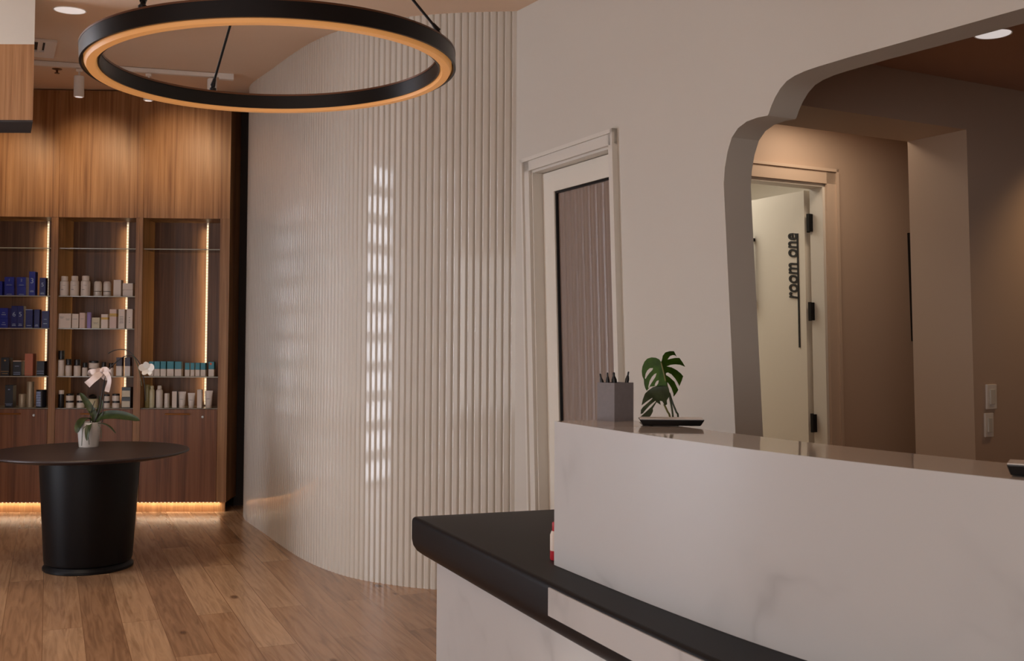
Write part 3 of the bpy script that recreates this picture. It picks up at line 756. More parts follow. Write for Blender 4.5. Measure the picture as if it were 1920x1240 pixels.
jars(167, 185.5, 677, 691, 705.4, 'lower stacked white pot behind the satin bow', 'upper stacked white pot above the satin bow', sh='4', grp='pots behind the bow')
for x0, x1, l in ((217.5, 228.5, 'white carton with plum upper half, behind the orchid spray'), (233.5, 244, 'white carton with plum upper half at the right shelf end')):
    c, wd, h, z, w = place(1, '4', x0, x1, 671, 706, .08)
    t = root('carton', l, 'carton', c, w, z, 'plum-topped cartons'); obj('body', rbox(wd, 0, .05, 0, h*.54), WHITE, t); obj('plum_top', rbox(wd, 0, .05, h*.54, h), PURP, t)
# middle cabinet, bottom
bottle(1, '0', 110, 120, 731.8, 764.7, [(.95, 0), (1, .02), (1, .76), (.9, .77), (.97, .78), (.97, .98), (.9, 1)], [('body', CAPB, 0, 3), ('cap', WHITE, 4, 6)], 'black bottle with a white cap at the left of the stacked jars', GS, w=.07)
jars(123.8, 138.3, 738.7, 752, 765.2, 'lower jar of the leftmost stack, beside the black bottle', 'upper jar of the leftmost stack, beside the black bottle')
jars(144, 158, 738.5, 752, 765.4, 'lower jar of the stack behind the tall orchid leaf', 'upper jar of the stack behind the tall orchid leaf')
t, wd, h = bottle(1, '0', 163.5, 183.8, 740, 765.5, [(.9, 0), (1, .04), (1, .62), (.9, .66), (.5, .68), (.7, .70), (.8, .82), (.6, .92), (.2, 1)], [('body', OCREAM, 0, 4), ('lid', CAPB, 5, 8)], 'wide cream jar with a dark ornamental lid behind the orchid', GS, w=.07, name='jar')
jars(194.3, 206, 741, 753.5, 766.2, 'lower jar of the stack just right of the orchid stem', 'upper jar of the stack just right of the orchid stem')
jars(210.5, 224.5, 740, 753.5, 766.4, 'lower jar of the stack beside the black boxed pair', 'upper jar of the stack beside the black boxed pair')
c, wd, h, z, w = place(1, '0', 227.5, 244.5, 747.5, 766.8, .07)
for i, l in enumerate(('lower black box with a grey panel at the right of the jars', 'upper black box with a grey panel at the right of the jars')):
    t = root('carton', l, 'carton', c, w, z+i*(h+.0005), 'black boxes with grey panels'); obj('body', rbox(wd, 0, .07, 0, h), CAPB, t)
    bm = new(); box(bm, -wd*.44, wd*.44, -.0015, -.0003, h*.06, h*.66); obj('grey_panel', bm, CHAMP, t)
# right cabinet, fourth shelf: teal over white
tl = ['first teal-topped carton, partly behind the white orchid bloom', 'teal-topped carton right beside the orchid bloom', 'teal-topped carton third from the orchid bloom',
      'wider teal-topped carton in the middle of the taller five', 'last of the taller teal-topped cartons, before the gap',
      'first shorter teal-topped carton after the gap', 'second shorter teal-topped carton after the gap', 'third shorter teal-topped carton after the gap', 'fourth shorter teal-topped carton, beside the orange-dotted one', 'teal-topped carton with an orange dot at the shelf end']
for (x0, x1, yt, yb), l in zip(((279, 288, 678.8, 706.5), (289, 299.4, 679, 707), (300.8, 310.8, 679.3, 707.2), (313, 325.5, 679.5, 707.4), (327.8, 340.2, 680, 707.6),
                                (346.6, 355.2, 682.3, 707.8), (357.2, 364.2, 682.6, 708), (366.4, 374.4, 682.8, 708.2), (376.2, 385, 683, 708.4), (390.8, 401.2, 681.5, 708.8)), tl):
    c, wd, h, z, w = place(2, '4', x0, x1, yt, yb, .08)
    t = root('carton', l, 'carton', c, w, z, 'teal-topped cartons'); obj('body', rbox(wd, 0, .05, 0, h*.49), CREAM, t); obj('teal_top', rbox(wd, 0, .05, h*.49, h), TEAL, t)
    if 'dot' in l and 'end' in l:
        bm = new(); lathe(bm, [(.009, 0), (.009, .001)], 16); bmesh.ops.rotate(bm, verts=bm.verts, cent=(0, 0, 0), matrix=Matrix.Rotation(PI/2, 3, 'X')); bmesh.ops.translate(bm, verts=bm.verts, vec=(-wd*.1, -.0004, h*.86))
        obj('orange_dot', bm, ORAN, t)
# right cabinet, bottom
GR = 'bottles and tubes on the bottom right shelf'
bottle(2, '0', 264, 274, 724, 767, [(.95, 0), (1, .02), (1, .8), (.9, .85), (.9, .87), (1, .88), (1, .98), (.9, 1)], [('body', OLIVE, 0, 4), ('cap', OLIVE, 5, 7)], 'tall olive bottle next to the post, behind the orchid tip', GR)
for x0, x1, m, l in ((279.5, 290, OCREAM, 'pale olive bottle with a narrow neck'), (292.8, 305, WHITE, 'white bottle with a narrow neck right of the pale olive bottle')):
    bottle(2, '0', x0, x1, 726.5, 767.5, [(.92, 0), (1, .03), (1, .74), (.88, .8), (.66, .83), (.62, .835), (.62, .84), (.66, .85), (.62, .97), (.5, 1)], [('body', m, 0, 5), ('cap', m, 6, 9)], l, GR)
bottle(2, '0', 308.3, 317.5, 741, 767.7, [(.95, 0), (1, .02), (1, .97), (.95, 1)], [('body', WHITE, 0, 3)], 'short white cylinder right of the necked bottles', GR, name='canister')
c, wd, h, z, w = place(2, '0', 322.3, 331.5, 736.8, 768, .08)
t = root('carton', 'white fronted carton with navy side beside a tube', 'carton', c, w, z, GR); obj('body', rbox(wd, .001, .05, 0, h), NAVY, t); obj('front_label', rbox(wd*.94, -.001, .0012, h*.01, h*.99, 0), CREAM, t)
def tubeit(x0, x1, yt, yb, l):
    c, wd, h, z, w = place(2, '0', x0, x1, yt, yb, .11)
    t = root('squeeze_tube', l, 'tube', c, w, z, GR)
    bm = new(); rings = []
    for f, sx_, sy_ in ((.14, .36, .34), (.2, .39, .37), (.5, .43, .28), (.8, .47, .14), (.94, .5, .03), (1, .5, .02)):
        rings.append([bm.verts.new((wd*sx_*math.cos(2*PI*i/20), wd*sy_*math.sin(2*PI*i/20), h*f)) for i in range(20)])
    for a, b in zip(rings, rings[1:]):
        for i in range(20): bm.faces.new((a[i], a[(i+1) % 20], b[(i+1) % 20], b[i]))
    bm.faces.new(rings[0][::-1]); bm.faces.new(rings[-1]); obj('body', bm, WHITE, t, smooth=True, ang=40)
    bm = new(); lathe(bm, [(wd*.34, 0), (wd*.36, .004), (wd*.36, h*.13), (wd*.33, h*.139)], 20); obj('cap', bm, CREAM, t, smooth=True)
    prints_ = new(); box(prints_, -wd*.2, wd*.2, -wd*.3, -wd*.26, h*.52, h*.54); obj('printed_line', prints_, GREYT, t)
tubeit(334, 348.7, 738, 768, 'white squeeze tube beside the navy-sided carton')
tubeit(352, 365.7, 740.5, 768, 'white squeeze tube left of the slim white carton')
carton(2, '0', 369.4, 378.2, 734, 768.3, CREAM, 'slim white carton between two squeeze tubes', GR, w=.08)
tubeit(383.5, 399, 736.5, 768.4, 'white squeeze tube at the right end of the bottom shelf')

# ------------------------------------------------------------------ round table and orchid
TC = at_z(166, 848, .727); TC.z = 0
TC = Vector((-2.682, 6.66, 0))
tb = thing('round_table', 'round dark table on a drum pedestal in front of the display cabinets', 'table', TC)
bm = new(); lathe(bm, [(.02, .700), (.52, .702), (.585, .716), (.602, .726), (.602, .732), (.597, .737), (.02, .737)], 96)
obj('tabletop', bm, TABLEM, tb, smooth=True, ang=30)
bm = new(); lathe(bm, [(.258, .0455), (.263, .06), (.302, .6995), (.02, .6995)], 72); obj('pedestal', bm, PEDM, tb, smooth=True, ang=30)
bm = new(); lathe(bm, [(.264, 0), (.270, .005), (.270, .018), (.264, .026), (.245, .045), (.02, .045)], 72); obj('base_ring', bm, PEDM, tb, smooth=True, ang=30)

OB = at_z(166, 838, .7374)
po = thing('plant_pot', 'white tapered ceramic pot on the round dark table', 'pot', OB)
RP = 21*OB.y/F
bm = new(); hp = 46*OB.y/F
lathe(bm, [(RP*.78, 0), (RP*.82, .003), (RP, hp), (RP*.93, hp), (RP*.9, hp*.86), (.004, hp*.86)], 40); obj('body', bm, POTW, po, smooth=True, ang=40)
bm = new(); lathe(bm, [(RP*.9, hp*.8), (RP*.885, hp*.9), (.004, hp*.93)], 24); obj('bark', bm, SOIL, po)
orc = thing('orchid', 'potted orchid with drooping green leaves, arching stem and one white bloom', 'orchid', OB)
def o3(x, y, dy=0):          # local point of the orchid at a picture position, dy metres behind the pot axis
    return at_y(x, y, OB.y+dy)-OB
def strap_leaf(pts, wmax, name='leaf', fold=.25, m=LEAFO, parent=orc, up=Vector((0, 0, 1)), tip=.5):
    C_ = spline(pts, 6); n = len(C_); bm = new(); rows_ = []
    for i, p in enumerate(C_):
        t = i/(n-1); w = wmax*(math.sin(PI*min(1, (t*.86+.12)))**.7)
        if t > .93: w *= max(.08, (1-t)/.07)**.6
        d = (C_[min(i+1, n-1)]-C_[max(i-1, 0)]).normalized(); s = d.cross(up)
        if s.length < .1: s = d.cross(Vector((0, 1, 0)))
        s.normalize(); nn = s.cross(d).normalized()
        rows_.append([p-s*w+nn*w*fold, p-s*w*.5+nn*w*fold*.25, p, p+s*w*.5+nn*w*fold*.25, p+s*w+nn*w*fold]+[nn])
    th = .0012
    top = [[bm.verts.new(q+r[5]*th) for q in r[:5]] for r in rows_]; bot = [[bm.verts.new(q-r[5]*th) for q in r[:5]] for r in rows_]
    for i in range(n-1):
        for j in range(4):
            bm.faces.new((top[i][j], top[i][j+1], top[i+1][j+1], top[i+1][j])); bm.faces.new((bot[i][j], bot[i+1][j], bot[i+1][j+1], bot[i][j+1]))
        bm.faces.new((top[i][0], top[i+1][0], bot[i+1][0], bot[i][0])); bm.faces.new((top[i][4], bot[i][4], bot[i+1][4], top[i+1][4]))
    bm.faces.new(top[0][:]+bot[0][::-1]); bm.faces.new(top[-1][::-1]+bot[-1][:])
    return obj(name, bm, m, parent, smooth=True, ang=60)
strap_leaf([o3(176, 794), o3(190, 782), o3(215, 779, -.03), o3(242, 783, -.06), o3(262, 789, -.09)], .034, up=Vector((0, -.75, .6)))
strap_leaf([o3(176, 792), o3(166, 786), o3(155, 789, -.05), o3(147, 801, -.09), o3(144, 813, -.11)], .032)
strap_leaf([o3(172, 794), o3(168, 796, -.06), o3(164, 810, -.10), o3(163, 827, -.115)], .018, up=Vector((0, -1, .3)))
strap_leaf([o3(178, 792), o3(176, 778), o3(168, 764, .02), o3(158, 748, .03), o3(150, 737, .03)], .022, up=Vector((.3, -1, .4)))
strap_leaf([o3(182, 795), o3(192, 795, -.04), o3(205, 801, -.06), o3(217, 813, -.07)], .014)
strap_leaf([o3(177, 792), o3(184, 772, .03), o3(190, 758, .05), o3(186, 742, .06)], .014, up=Vector((.2, -1, .2)))
def stem(px, r, m, name='stem', r2=None):
    bm = new(); tube(bm, spline([o3(*p) for p in px], 8), r, 8, r2); return obj(name, bm, m, orc, smooth=True, ang=60)
stem([(176, 795), (186, 768), (192, 735), (197, 710), (205, 693), (219, 678), (233, 669), (247, 667), (258, 676), (266, 694), (271, 722), (273, 752)], .0052, STEMB, r2=.0026)
stem([(203, 663), (214, 657.5), (228, 655.5), (240, 658), (250, 666)], .0036, STEMB, r2=.0026)
stem([(250, 666), (258, 685), (263, 706), (266, 724)], .0034, STEMG, r2=.002)
stem([(170, 795), (169, 780), (175, 760), (178, 752)], .003, STEMB, r2=.002)
stem([(192, 792), (193, 770), (195, 740), (197, 712)], .003, STEMB, 'stake')
stem([(160, 800, -.10), (155, 806, -.12), (154, 820, -.12), (153, 836, -.10)], .0022, STEMG, 'aerial_root')
stem([(164, 815, -.1), (166, 822, -.115), (167, 834, -.1)], .002, STEMG, 'aerial_root')
stem([(185, 798, -.06), (189, 806, -.08), (190, 822, -.09)], .002, STEMG, 'aerial_root')
# bloom
bl = o3(275, 692, -.02)
bm = new()
for k_, (ang_, ln, wd_) in enumerate(((95, .048, .030), (20, .055, .036), (165, .055, .036), (235, .046, .026), (305, .046, .026))):
    a_ = math.radians(ang_); dx, dz = math.cos(a_), math.sin(a_)
    lp = []
    for i in range(12):
        t = 2*PI*i/12; r_, q_ = ln*(.5+.5*math.cos(t)), wd_*math.sin(t)*.7
        lp.append(bl+Vector((dx*r_-dz*q_, -.012*math.cos(t)+.004*k_, dz*r_+dx*q_)))
    prism(bm, [lp], (0, .0018, 0))
obj('bloom', bm, PETAL, orc, smooth=True, ang=40)['label'] = 'white orchid bloom at the stem tip'
# satin bow
bow = thing('ribbon_bow', 'pale pink satin bow tied round the orchid stem', 'bow', OB)
def ribbon(px, w, name, tilt=Vector((0, .35, 1))):
    C_ = spline([o3(*p) for p in px], 7); n = len(C_); bm = new(); A, B = [], []
    for i, p in enumerate(C_):
        d = (C_[min(i+1, n-1)]-C_[max(i-1, 0)]).normalized(); s = d.cross(Vector((0, 1, 0))).normalized()
        wv = w*(1 if i else .6)
        tw = Vector((0, .25*math.sin(i*.35), 0))*w
        A.append(p+s*wv+tw); B.append(p-s*wv-tw)
    va = [[bm.verts.new(q+Vector((0, dy, 0))) for q in (a, b)] for a, b in zip(A, B) for dy in (0,)]
    vb_ = [[bm.verts.new(q+Vector((0, .0015, 0))) for q in (a, b)] for a, b in zip(A, B)]
    for i in range(n-1):
        bm.faces.new((va[i][0], va[i][1], va[i+1][1], va[i+1][0])); bm.faces.new((vb_[i][0], vb_[i+1][0], vb_[i+1][1], vb_[i][1]))
        bm.faces.new((va[i][0], va[i+1][0], vb_[i+1][0], vb_[i][0])); bm.faces.new((va[i][1], vb_[i][1], vb_[i+1][1], va[i+1][1]))
    bm.faces.new((va[0][0], vb_[0][0], vb_[0][1], va[0][1])); bm.faces.new((va[-1][0], va[-1][1], vb_[-1][1], vb_[-1][0]))
    return obj(name, bm, SATIN, bow, smooth=True, ang=60)
ribbon([(190, 695, -.02), (180, 697, -.05), (170, 698, -.05), (171, 702, -.02), (182, 704, 0), (192, 700, -.01)], .019, 'loop')
ribbon([(190, 695, -.02), (197, 692, -.05), (205, 699, -.05), (202, 709, -.02), (195, 708, -.0), (190, 698, -.01)], .014, 'loop')
ribbon([(189, 697, -.03), (181, 706, -.06), (172, 714, -.07), (163, 722, -.07)], .023, 'tail')
ribbon([(193, 694, -.03), (201, 702, -.06), (205, 714, -.06), (202, 728, -.05), (200, 735, -.05)], .015, 'tail')
bm = new(); lathe(bm, [(.006, -.014), (.013, -.006), (.013, .006), (.006, .014)], 12, c=o3(191, 695, -.035)); obj('knot', bm, SATIN, bow, smooth=True)

# ------------------------------------------------------------------ ceiling things
RC = Vector((0, 0, 0)); RR = .63
RY = 3.59
RC = at_y(515, 136, RY)
ring = thing('ring_pendant', 'large black ring pendant lamp with an amber glowing underside', 'pendant lamp', RC)
ring.rotation_euler = (math.radians(.3), math.radians(-2.3), 0)
def annulus(name, prof, m):
    bm = new(); S = 160; rings = []
    for r, z in prof: rings.append([bm.verts.new((r*math.cos(2*PI*i/S), r*math.sin(2*PI*i/S), z)) for i in range(S)])
    rings.append(rings[0])
    for a, b in zip(rings, rings[1:]):
        for i in range(S): bm.faces.new((a[i], a[(i+1) % S], b[(i+1) % S], b[i]))
    return obj(name, bm, m, ring, smooth=True, ang=35)
RI = RR-.062
annulus('outer_band', [(RR, 0), (RR, .05), (RR-.008, .05), (RR-.008, 0)], BLACKM)
annulus('inner_band', [(RI, .0), (RI, .05), (RI+.006, .05), (RI+.006, .0)], BLACKM)
annulus('top_plate', [(RI+.006, .040), (RI+.006, .050), (RR-.008, .050), (RR-.008, .040)], BLACKM)
annulus('diffuser', [(RI+.008, .004), (RI+.014, -.010), (RR-.022, -.010), (RR-.014, .004), (RR-.014, .03), (RI+.008, .03)], RINGGLOW)
annulus('bronze_glow_lip', [(RI-.002, .050), (RI-.002, .057), (RI+.008, .057), (RI+.008, .050)], BRONZE)  # bronze colour stands for the upward glow on the top lip
annulus('bronze_glow_lip', [(RR+.001, .050), (RR+.001, .056), (RR-.009, .056), (RR-.009, .050)], BRONZE)
bpy.context.view_layer.update()
imw = ring.matrix_basis.inverted()
canopy = Vector((RC.x+.02, RC.y, ceil_z(RC.y)))
bm = new(); lathe(bm, [(.07, -.035), (.075, -.03), (.075, .0), (.02, .004)], 32, c=imw@canopy); obj('canopy', bm, BLACKM, ring, smooth=True)
def ring_at(px):     # ring angle whose image x is nearest
    pass
for (ax, ay, ang_) in ((268, 22, None), (399, 170, None), (826, 66, None)):
    best = min(range(720), key=lambda i: (lambda q: (PX+F*((q-EYE).dot(CR))/((q-EYE).dot(fw))-ax)**2+(PY-F*((q-EYE).dot(CU))/((q-EYE).dot(fw))-ay-5)**2)(ring.matrix_basis@Vector(((RR-.03)*math.cos(PI*i/360), (RR-.03)*math.sin(PI*i/360), .05))))
    c_, s_ = math.cos(PI*best/360), math.sin(PI*best/360)
    base = Vector(((RR-.03)*c_, (RR-.03)*s_, .05)); topp = imw@(canopy-UP*.03)
    d_ = (topp-base).normalized()
    bm = new(); lathe(bm, [(.012, 0), (.013, .003), (.013, .022), (.009, .026)], 16, c=base)
    tube(bm, [base+Vector((0, 0, .024)), base+Vector((0, 0, .034))+d_*.012], .008, 10); tube(bm, [base+Vector((0, 0, .034)), base+Vector((0, 0, .034))+d_*.03], .010, 12, .006)
    obj('swivel', bm, BLACKM, ring, smooth=True, ang=40)
    bm = new(); tube(bm, [base+Vector((0, 0, .034)), topp], .0048, 8); obj('rod', bm, BLACKM, ring, smooth=True, ang=60)
light('POINT', 'ring_glow', RC+Vector((0, 0, -.12)), 3, WARM, shadow_soft_size=.5)

def downlight(x, y, rpx, label, plane, nrm, e=60, col=WARM, tgt=None):
    q = at_plane(x, y, plane, nrm); r = rpx*q.y/F
    t = thing('downlight', label, 'downlight', q)
    t.rotation_euler = (math.atan(.063) if nrm is CN else 0, 0, 0)
    bm = new(); lathe(bm, [(r, 0), (r*1.08, -.004), (r*1.12, 0)], 40, caps=False); obj('trim_ring', bm, FIXW, t, smooth=True)
    bm = new(); lathe(bm, [(r, -.0005), (r, -.003), (.002, -.003)], 40); obj('lens', bm, LAMPW, t)
    light('SPOT', 'downlight_beam', q-UP*.03, e, col, target=tgt or q-UP*2, spot_size=math.radians(95), spot_blend=.8, shadow_soft_size=.06)
    return q
downlight(131, 19, 27, 'round recessed downlight in the ceiling above the round table', CP, CN, 55, WARM)
hq = downlight(1862, 63, 31, 'round recessed downlight in the dim hall ceiling', Vector((0, 0, HC)), UP, 5, WARM)

# vent
VR = (Matrix.Rotation(math.atan(.063), 3, 'X') @ Matrix.Rotation(PHI, 3, 'Z'))
ve = on_ceil(104, 91); VW, VD = .30, .29
vt = thing('ceiling_vent', 'white slotted air vent in the ceiling beside the hanging bulkhead', 'vent', ve-VR@Vector((VW, 0, 0)))
vt.rotation_euler = VR.to_euler()
bm = new(); prism(bm, [[(-VW, -VD, -.016), (VW, -VD, -.016), (VW, VD, -.016), (-VW, VD, -.016)], [(-VW+.03, -VD+.05, -.016), (VW-.07, -VD+.05, -.016), (VW-.07, VD-.20, -.016), (-VW+.03, VD-.20, -.016)]], (0, 0, .014))
obj('frame', bm, FIXW, vt)
for i in range(9):
    x = -VW+.045+i*.055
    bm = new(); hexa(bm, [(x, -VD+.05, -.014), (x+.012, -VD+.05, -.014), (x+.012, VD-.2, -.014), (x, VD-.2, -.014), (x+.020, -VD+.05, -.003), (x+.032, -VD+.05, -.003), (x+.032, VD-.2, -.003), (x+.020, VD-.2, -.003)])
    obj('slat', bm, FIXW, vt)
bm = new(); box(bm, -VW+.02, VW-.02, -VD+.02, VD-.15, -.0025, -.0005); obj('backing', bm, DARKSLOT, vt)

# track rail with spot heads
ra = on_ceil(-60, 109, .02); rb = on_ceil(438, 144, .02)
rd = (rb-ra).normalized(); rl = (rb-ra).length
tr = thing('track_rail', 'white ceiling track in front of the display cabinets', 'track rail', ra)
tr.rotation_euler = rd.to_track_quat('X', 'Z').to_euler()
bm = new(); box(bm, 0, rl-.1, -.017, .017, -.016, .016); bevel(bm, .002, 1); obj('rail', bm, FIXW, tr)
bm = new(); box(bm, rl-.112, rl, -.024, .024, -.028, .018); bevel(bm, .003, 1); obj('feed_box', bm, FIXW, tr)
hl = ['white cylindrical track spotlight nearest the hanging bulkhead', 'white cylindrical track spotlight seen through the ring pendant', 'white cylindrical track spotlight behind the pendant rod']
for i, (x, yb_) in enumerate(((149, 182), (279, 189), (398, 186))):
    def railpt(xx):
        f = lambda t: (lambda q: PX+F*((q-EYE).dot(CR))/((q-EYE).dot(fw)))(ra+rd*t)
        lo, hi = 0, rl
        for _ in range(40):
            mid = (lo+hi)/2
            if f(mid) < xx: lo = mid
            else: hi = mid
        return ra+rd*lo
    q = railpt(x); s = q.y/F
    hb2 = at_y(x, yb_, q.y).z; ht = hb2+.155
    t = thing('track_spotlight', hl[i], 'spotlight', (q.x, q.y, q.z-.017), 0, 'track spotlights')
    zt2 = ht-t.location.z
    bm = new(); box(bm, -.02, .02, -.014, .014, -.026, -.006); bevel(bm, .002, 1); obj('adapter', bm, FIXW, t)
    bm = new(); lathe(bm, [(.007, zt2), (.007, -.021)], 12); obj('stem', bm, FIXW, t)
    bm = new(); lathe(bm, [(.030, zt2-.155), (.036, zt2-.152), (.036, zt2-.004), (.032, zt2), (.01, zt2)], 28); obj('lamp_head', bm, FIXW, t, smooth=True, ang=35)
    bm = new(); lathe(bm, [(.026, zt2-.1555), (.026, zt2-.1552)], 20); obj('lens', bm, LAMPW, t)
for (x, y, e) in ((20, 330, 38), (175, 320, 41), (345, 305, 41)):
    u_, z_ = cu(x, y); tgt = CA+CD*u_+UP*z_
    lp = Vector((tgt.x, 7.75, 3.22))
    light('SPOT', 'track_beam', lp, e, (1, .74, .46), target=tgt, spot_size=math.radians(62), spot_blend=1, shadow_soft_size=.03)

# sprinkler
sq = on_ceil(107, 129)
sp = thing('sprinkler', 'small dark fire sprinkler in the ceiling before the shelving', 'sprinkler', sq)
bm = new(); lathe(bm, [(.036, -.001), (.036, -.004), (.014, -.009)], 24); obj('escutcheon', bm, BRONZE, sp)
bm = new(); lathe(bm, [(.008, -.009), (.008, -.03), (.018, -.032), (.018, -.036)], 16); obj('deflector', bm, BRONZE, sp)

# hanging bulkhead at the upper left
BY = 5.8; bz_t = at_y(30, 83, BY).z; bz_b = at_y(30, 225, BY).z; bxr = at_y(63, 150, BY).x
BYB = BY+.31; bxr2 = at_y(60, 150, BYB).x
bu = thing('hanging_bulkhead', 'wood and white bulkhead hanging from the ceiling at the upper left', 'bulkhead', (bxr, BY, bz_b))
def bloc(x, y, z): return Vector((x-bxr, y-BY, z-bz_b))
def bul(z0a, z0b, z1a, z1b):
    return [bloc(-4.6, BY, z0a), bloc(bxr, BY, z0a), bloc(bxr2, BYB, z0b), bloc(-4.6, BYB, z0b), bloc(-4.6, BY, z1a), bloc(bxr, BY, z1a), bloc(bxr2, BYB, z1b), bloc(-4.6, BYB, z1b)]
bm = new(); hexa(bm, bul(bz_b, bz_b, bz_t, bz_t)); obj('fascia', bm, WOOD, bu)
bm = new(); hexa(bm, bul(bz_t, bz_t, ceil_z(BY)-.001, ceil_z(BYB)-.001)); obj('upper_box', bm, WALL, bu)
bm = new(); hexa(bm, bul(bz_b-.012, bz_b-.012, bz_b-.0005, bz_b-.0005)); obj('underside', bm, DARKFILL, bu)

# ------------------------------------------------------------------ reception desk
HT, ST, SB = 1.18, .70, .535
deskp = spline([(.145, 3.505, 0), (.425, 2.94, 0), (.672, 2.512, 0), (1.01, 2.05, 0), (1.5, 1.5, 0), (2.0, 1.0, 0)], 10)
def offset(poly, d):
    out = []
    for i, p in enumerate(poly):
        t = (poly[min(i+1, len(poly)-1)]-poly[max(i-1, 0)]).normalized()
        out.append(p+Vector((-t.y, t.x, 0))*d)        # to the staff side
    return out
# the counter's staff side is the +X side
back = offset(deskp, .27)
if back[10].x < deskp[10].x: back = offset(deskp, -.27)
def strip_solid(bm, A, B, z0, z1):
    prism(bm, [[Vector((p.x, p.y, z0)) for p in A]+[Vector((p.x, p.y, z0)) for p in reversed(B)]], (0, 0, z1-z0))
desk = thing('reception_desk', 'white marble reception desk with a raised counter and a charcoal slab', 'reception desk', (.145, 3.505, 0))
OFF = Vector((.145, 3.505, 0))
def loc_(P): return [p-OFF for p in P]
bm = new(); strip_solid(bm, loc_(deskp), loc_(back), ST+.001, HT-.022); obj('marble_front', bm, MARBLE, desk, smooth=True, ang=30)
bm = new(); strip_solid(bm, loc_(deskp), loc_(back), HT-.022, HT)
o = obj('counter_top', bm, [MARBTOP, MARBLE], desk)
for p in o.data.polygons:
    if abs(p.normal.z) < .5: p.material_index = 1
# charcoal slab
sf_ = spline([(-.392, 4.451, 0), (.129, 3.275, 0), (.487, 2.508, 0), (.80, 1.92, 0), (1.22, 1.3, 0), (1.62, .86, 0)], 10)
sd = Vector((math.cos(math.radians(19)), math.sin(math.radians(19)), 0))
slab_b = [sf_[0]+sd*.82, Vector((1.15, 3.3, 0)), Vector((1.58, 2.4, 0)), Vector((2.0, 1.4, 0))]
outline = [Vector(p) for p in sf_]+slab_b[::-1]
bm = new()
# rounded edge: stacked inset rings
prof_ = []
RB = .075
prof_ = []
cen = sum(outline, Vector())/len(outline)
def inset(poly, d):
    out = []; n = len(poly)
    for i in range(n):
        a = poly[i-1]; b = poly[i]; c = poly[(i+1) % n]
        t1 = (b-a).normalized(); t2 = (c-b).normalized()
        n1 = Vector((t1.y, -t1.x, 0)); n2 = Vector((t2.y, -t2.x, 0))
        if area < 0: pass
        m_ = (n1+n2); m_ = m_/max(m_.length_squared, .2)*2
        out.append(b-m_*d*sgn)
    return out
area = sum(a.x*b.y-b.x*a.y for a, b in zip(outline, outline[1:]+outline[:1]))
sgn = 1 if area > 0 else -1
zz = []
for i in range(5):
    t = PI/2*i/4; zz.append((.03*(1-math.cos(PI/2-t)) if False else .06*(1-math.sin(t))-.022, SB+.07*(1-math.cos(t))))
zz2 = [(.018*(1-math.cos(PI/2*i/5))-.022, ST-.022+.022*math.sin(PI/2*i/5)) for i in range(6)]
rings = []
for d_, z_ in zz+zz2:
    rings.append([bm.verts.new(Vector((p.x, p.y, z_))-OFF) for p in inset(outline, d_)])
for a, b in zip(rings, rings[1:]):
    for i in range(len(outline)):
        j = (i+1) % len(outline); bm.faces.new((a[i], a[j], b[j], b[i]))
bm.faces.new(rings[0][::-1]); bm.faces.new(rings[-1])
obj('charcoal_slab', bm, SLABM, desk, smooth=True, ang=35)
# marble strip let onto the slab's front edge, from the counter's end rightwards
fs = [p for p in spline([(.139, 3.252, 0), (.487, 2.508, 0), (.80, 1.92, 0), (1.22, 1.3, 0)], 10)]
fo = offset(fs, .0255)
if fo[5].x > fs[5].x: fo = offset(fs, -.0255)
fi = offset(fs, .004)
if fi[5].x < fs[5].x: fi = offset(fs, -.004)
bm = new(); strip_solid(bm, loc_(fo), loc_(fi), .602, ST-.012); obj('marble_strip', bm, MARBLE, desk, smooth=True, ang=30)
# white body below
bf = offset(sf_, .05)
if bf[8].x < sf_[8].x: bf = offset(sf_, -.05)
# start where the picture shows its left edge
st_ = None
for a, b in zip(bf, bf[1:]):
    fx = lambda q: PX+F*((q-EYE).dot(CR))/((q-EYE).dot(fw))
    A3, B3 = Vector((a.x, a.y, .4)), Vector((b.x, b.y, .4))
    if fx(A3) <= 819 <= fx(B3): st_ = a.lerp(b, (819-fx(A3))/(fx(B3)-fx(A3))); rest = bf[bf.index(b):]; break
body_f = [st_]+rest
inner = [st_+sd*.66, Vector((1.05, 3.2, 0)), Vector((1.5, 2.3, 0)), Vector((1.9, 1.35, 0))]
bm = new(); prism(bm, [loc_(body_f+inner[::-1])], (0, 0, SB)); obj('desk_body', bm, MARBLE, desk, smooth=True, ang=30)
# staff worktop set lower behind the counter carries the plant
# things on the counter
PCB = at_z(1152, 791, HT)
cup = thing('pen_cup', 'square grey concrete pen cup on the marble counter', 'pen cup', PCB, 0)
s_ = PCB.y/F; hc_ = 72*s_
lv = (at_z(1117, 789, HT)-PCB); rv = (at_z(1188, 790, HT)-PCB)
lv = Vector((-.053, .055, 0)); rv = Vector((.070, .052, 0))
sc_ = 1.0
bm = new()
def cupbox(bm, ins, z0, z1):
    c4 = [Vector((0, 0, 0)), rv, rv+lv, lv]; cc = (rv+lv)/2
    q = [cc+(p-cc)*ins for p in c4]
    return [Vector((p.x, p.y, z0)) for p in q], [Vector((p.x, p.y, z1)) for p in q]
b0, t0 = cupbox(bm, 1, 0, hc_); b1, t1 = cupbox(bm, .86, .01, hc_)
vo = [bm.verts.new(p) for p in b0+t0]; vi = [bm.verts.new(p) for p in b1+t1]
bm.faces.new(vo[3::-1])
for i in range(4):
    j = (i+1) % 4
    bm.faces.new((vo[i], vo[j], vo[4+j], vo[4+i])); bm.faces.new((vi[j], vi[i], vi[4+i], vi[4+j])); bm.faces.new((vo[4+i], vo[4+j], vi[4+j], vi[4+i]))
bm.faces.new(vi[:4])
obj('body', bm, CONC, cup)
pl = ['black pen leaning left in the concrete cup', 'upright black pen second in the concrete cup', 'fat black pen in the middle of the concrete cup', 'black pen leaning right, apart from the others']
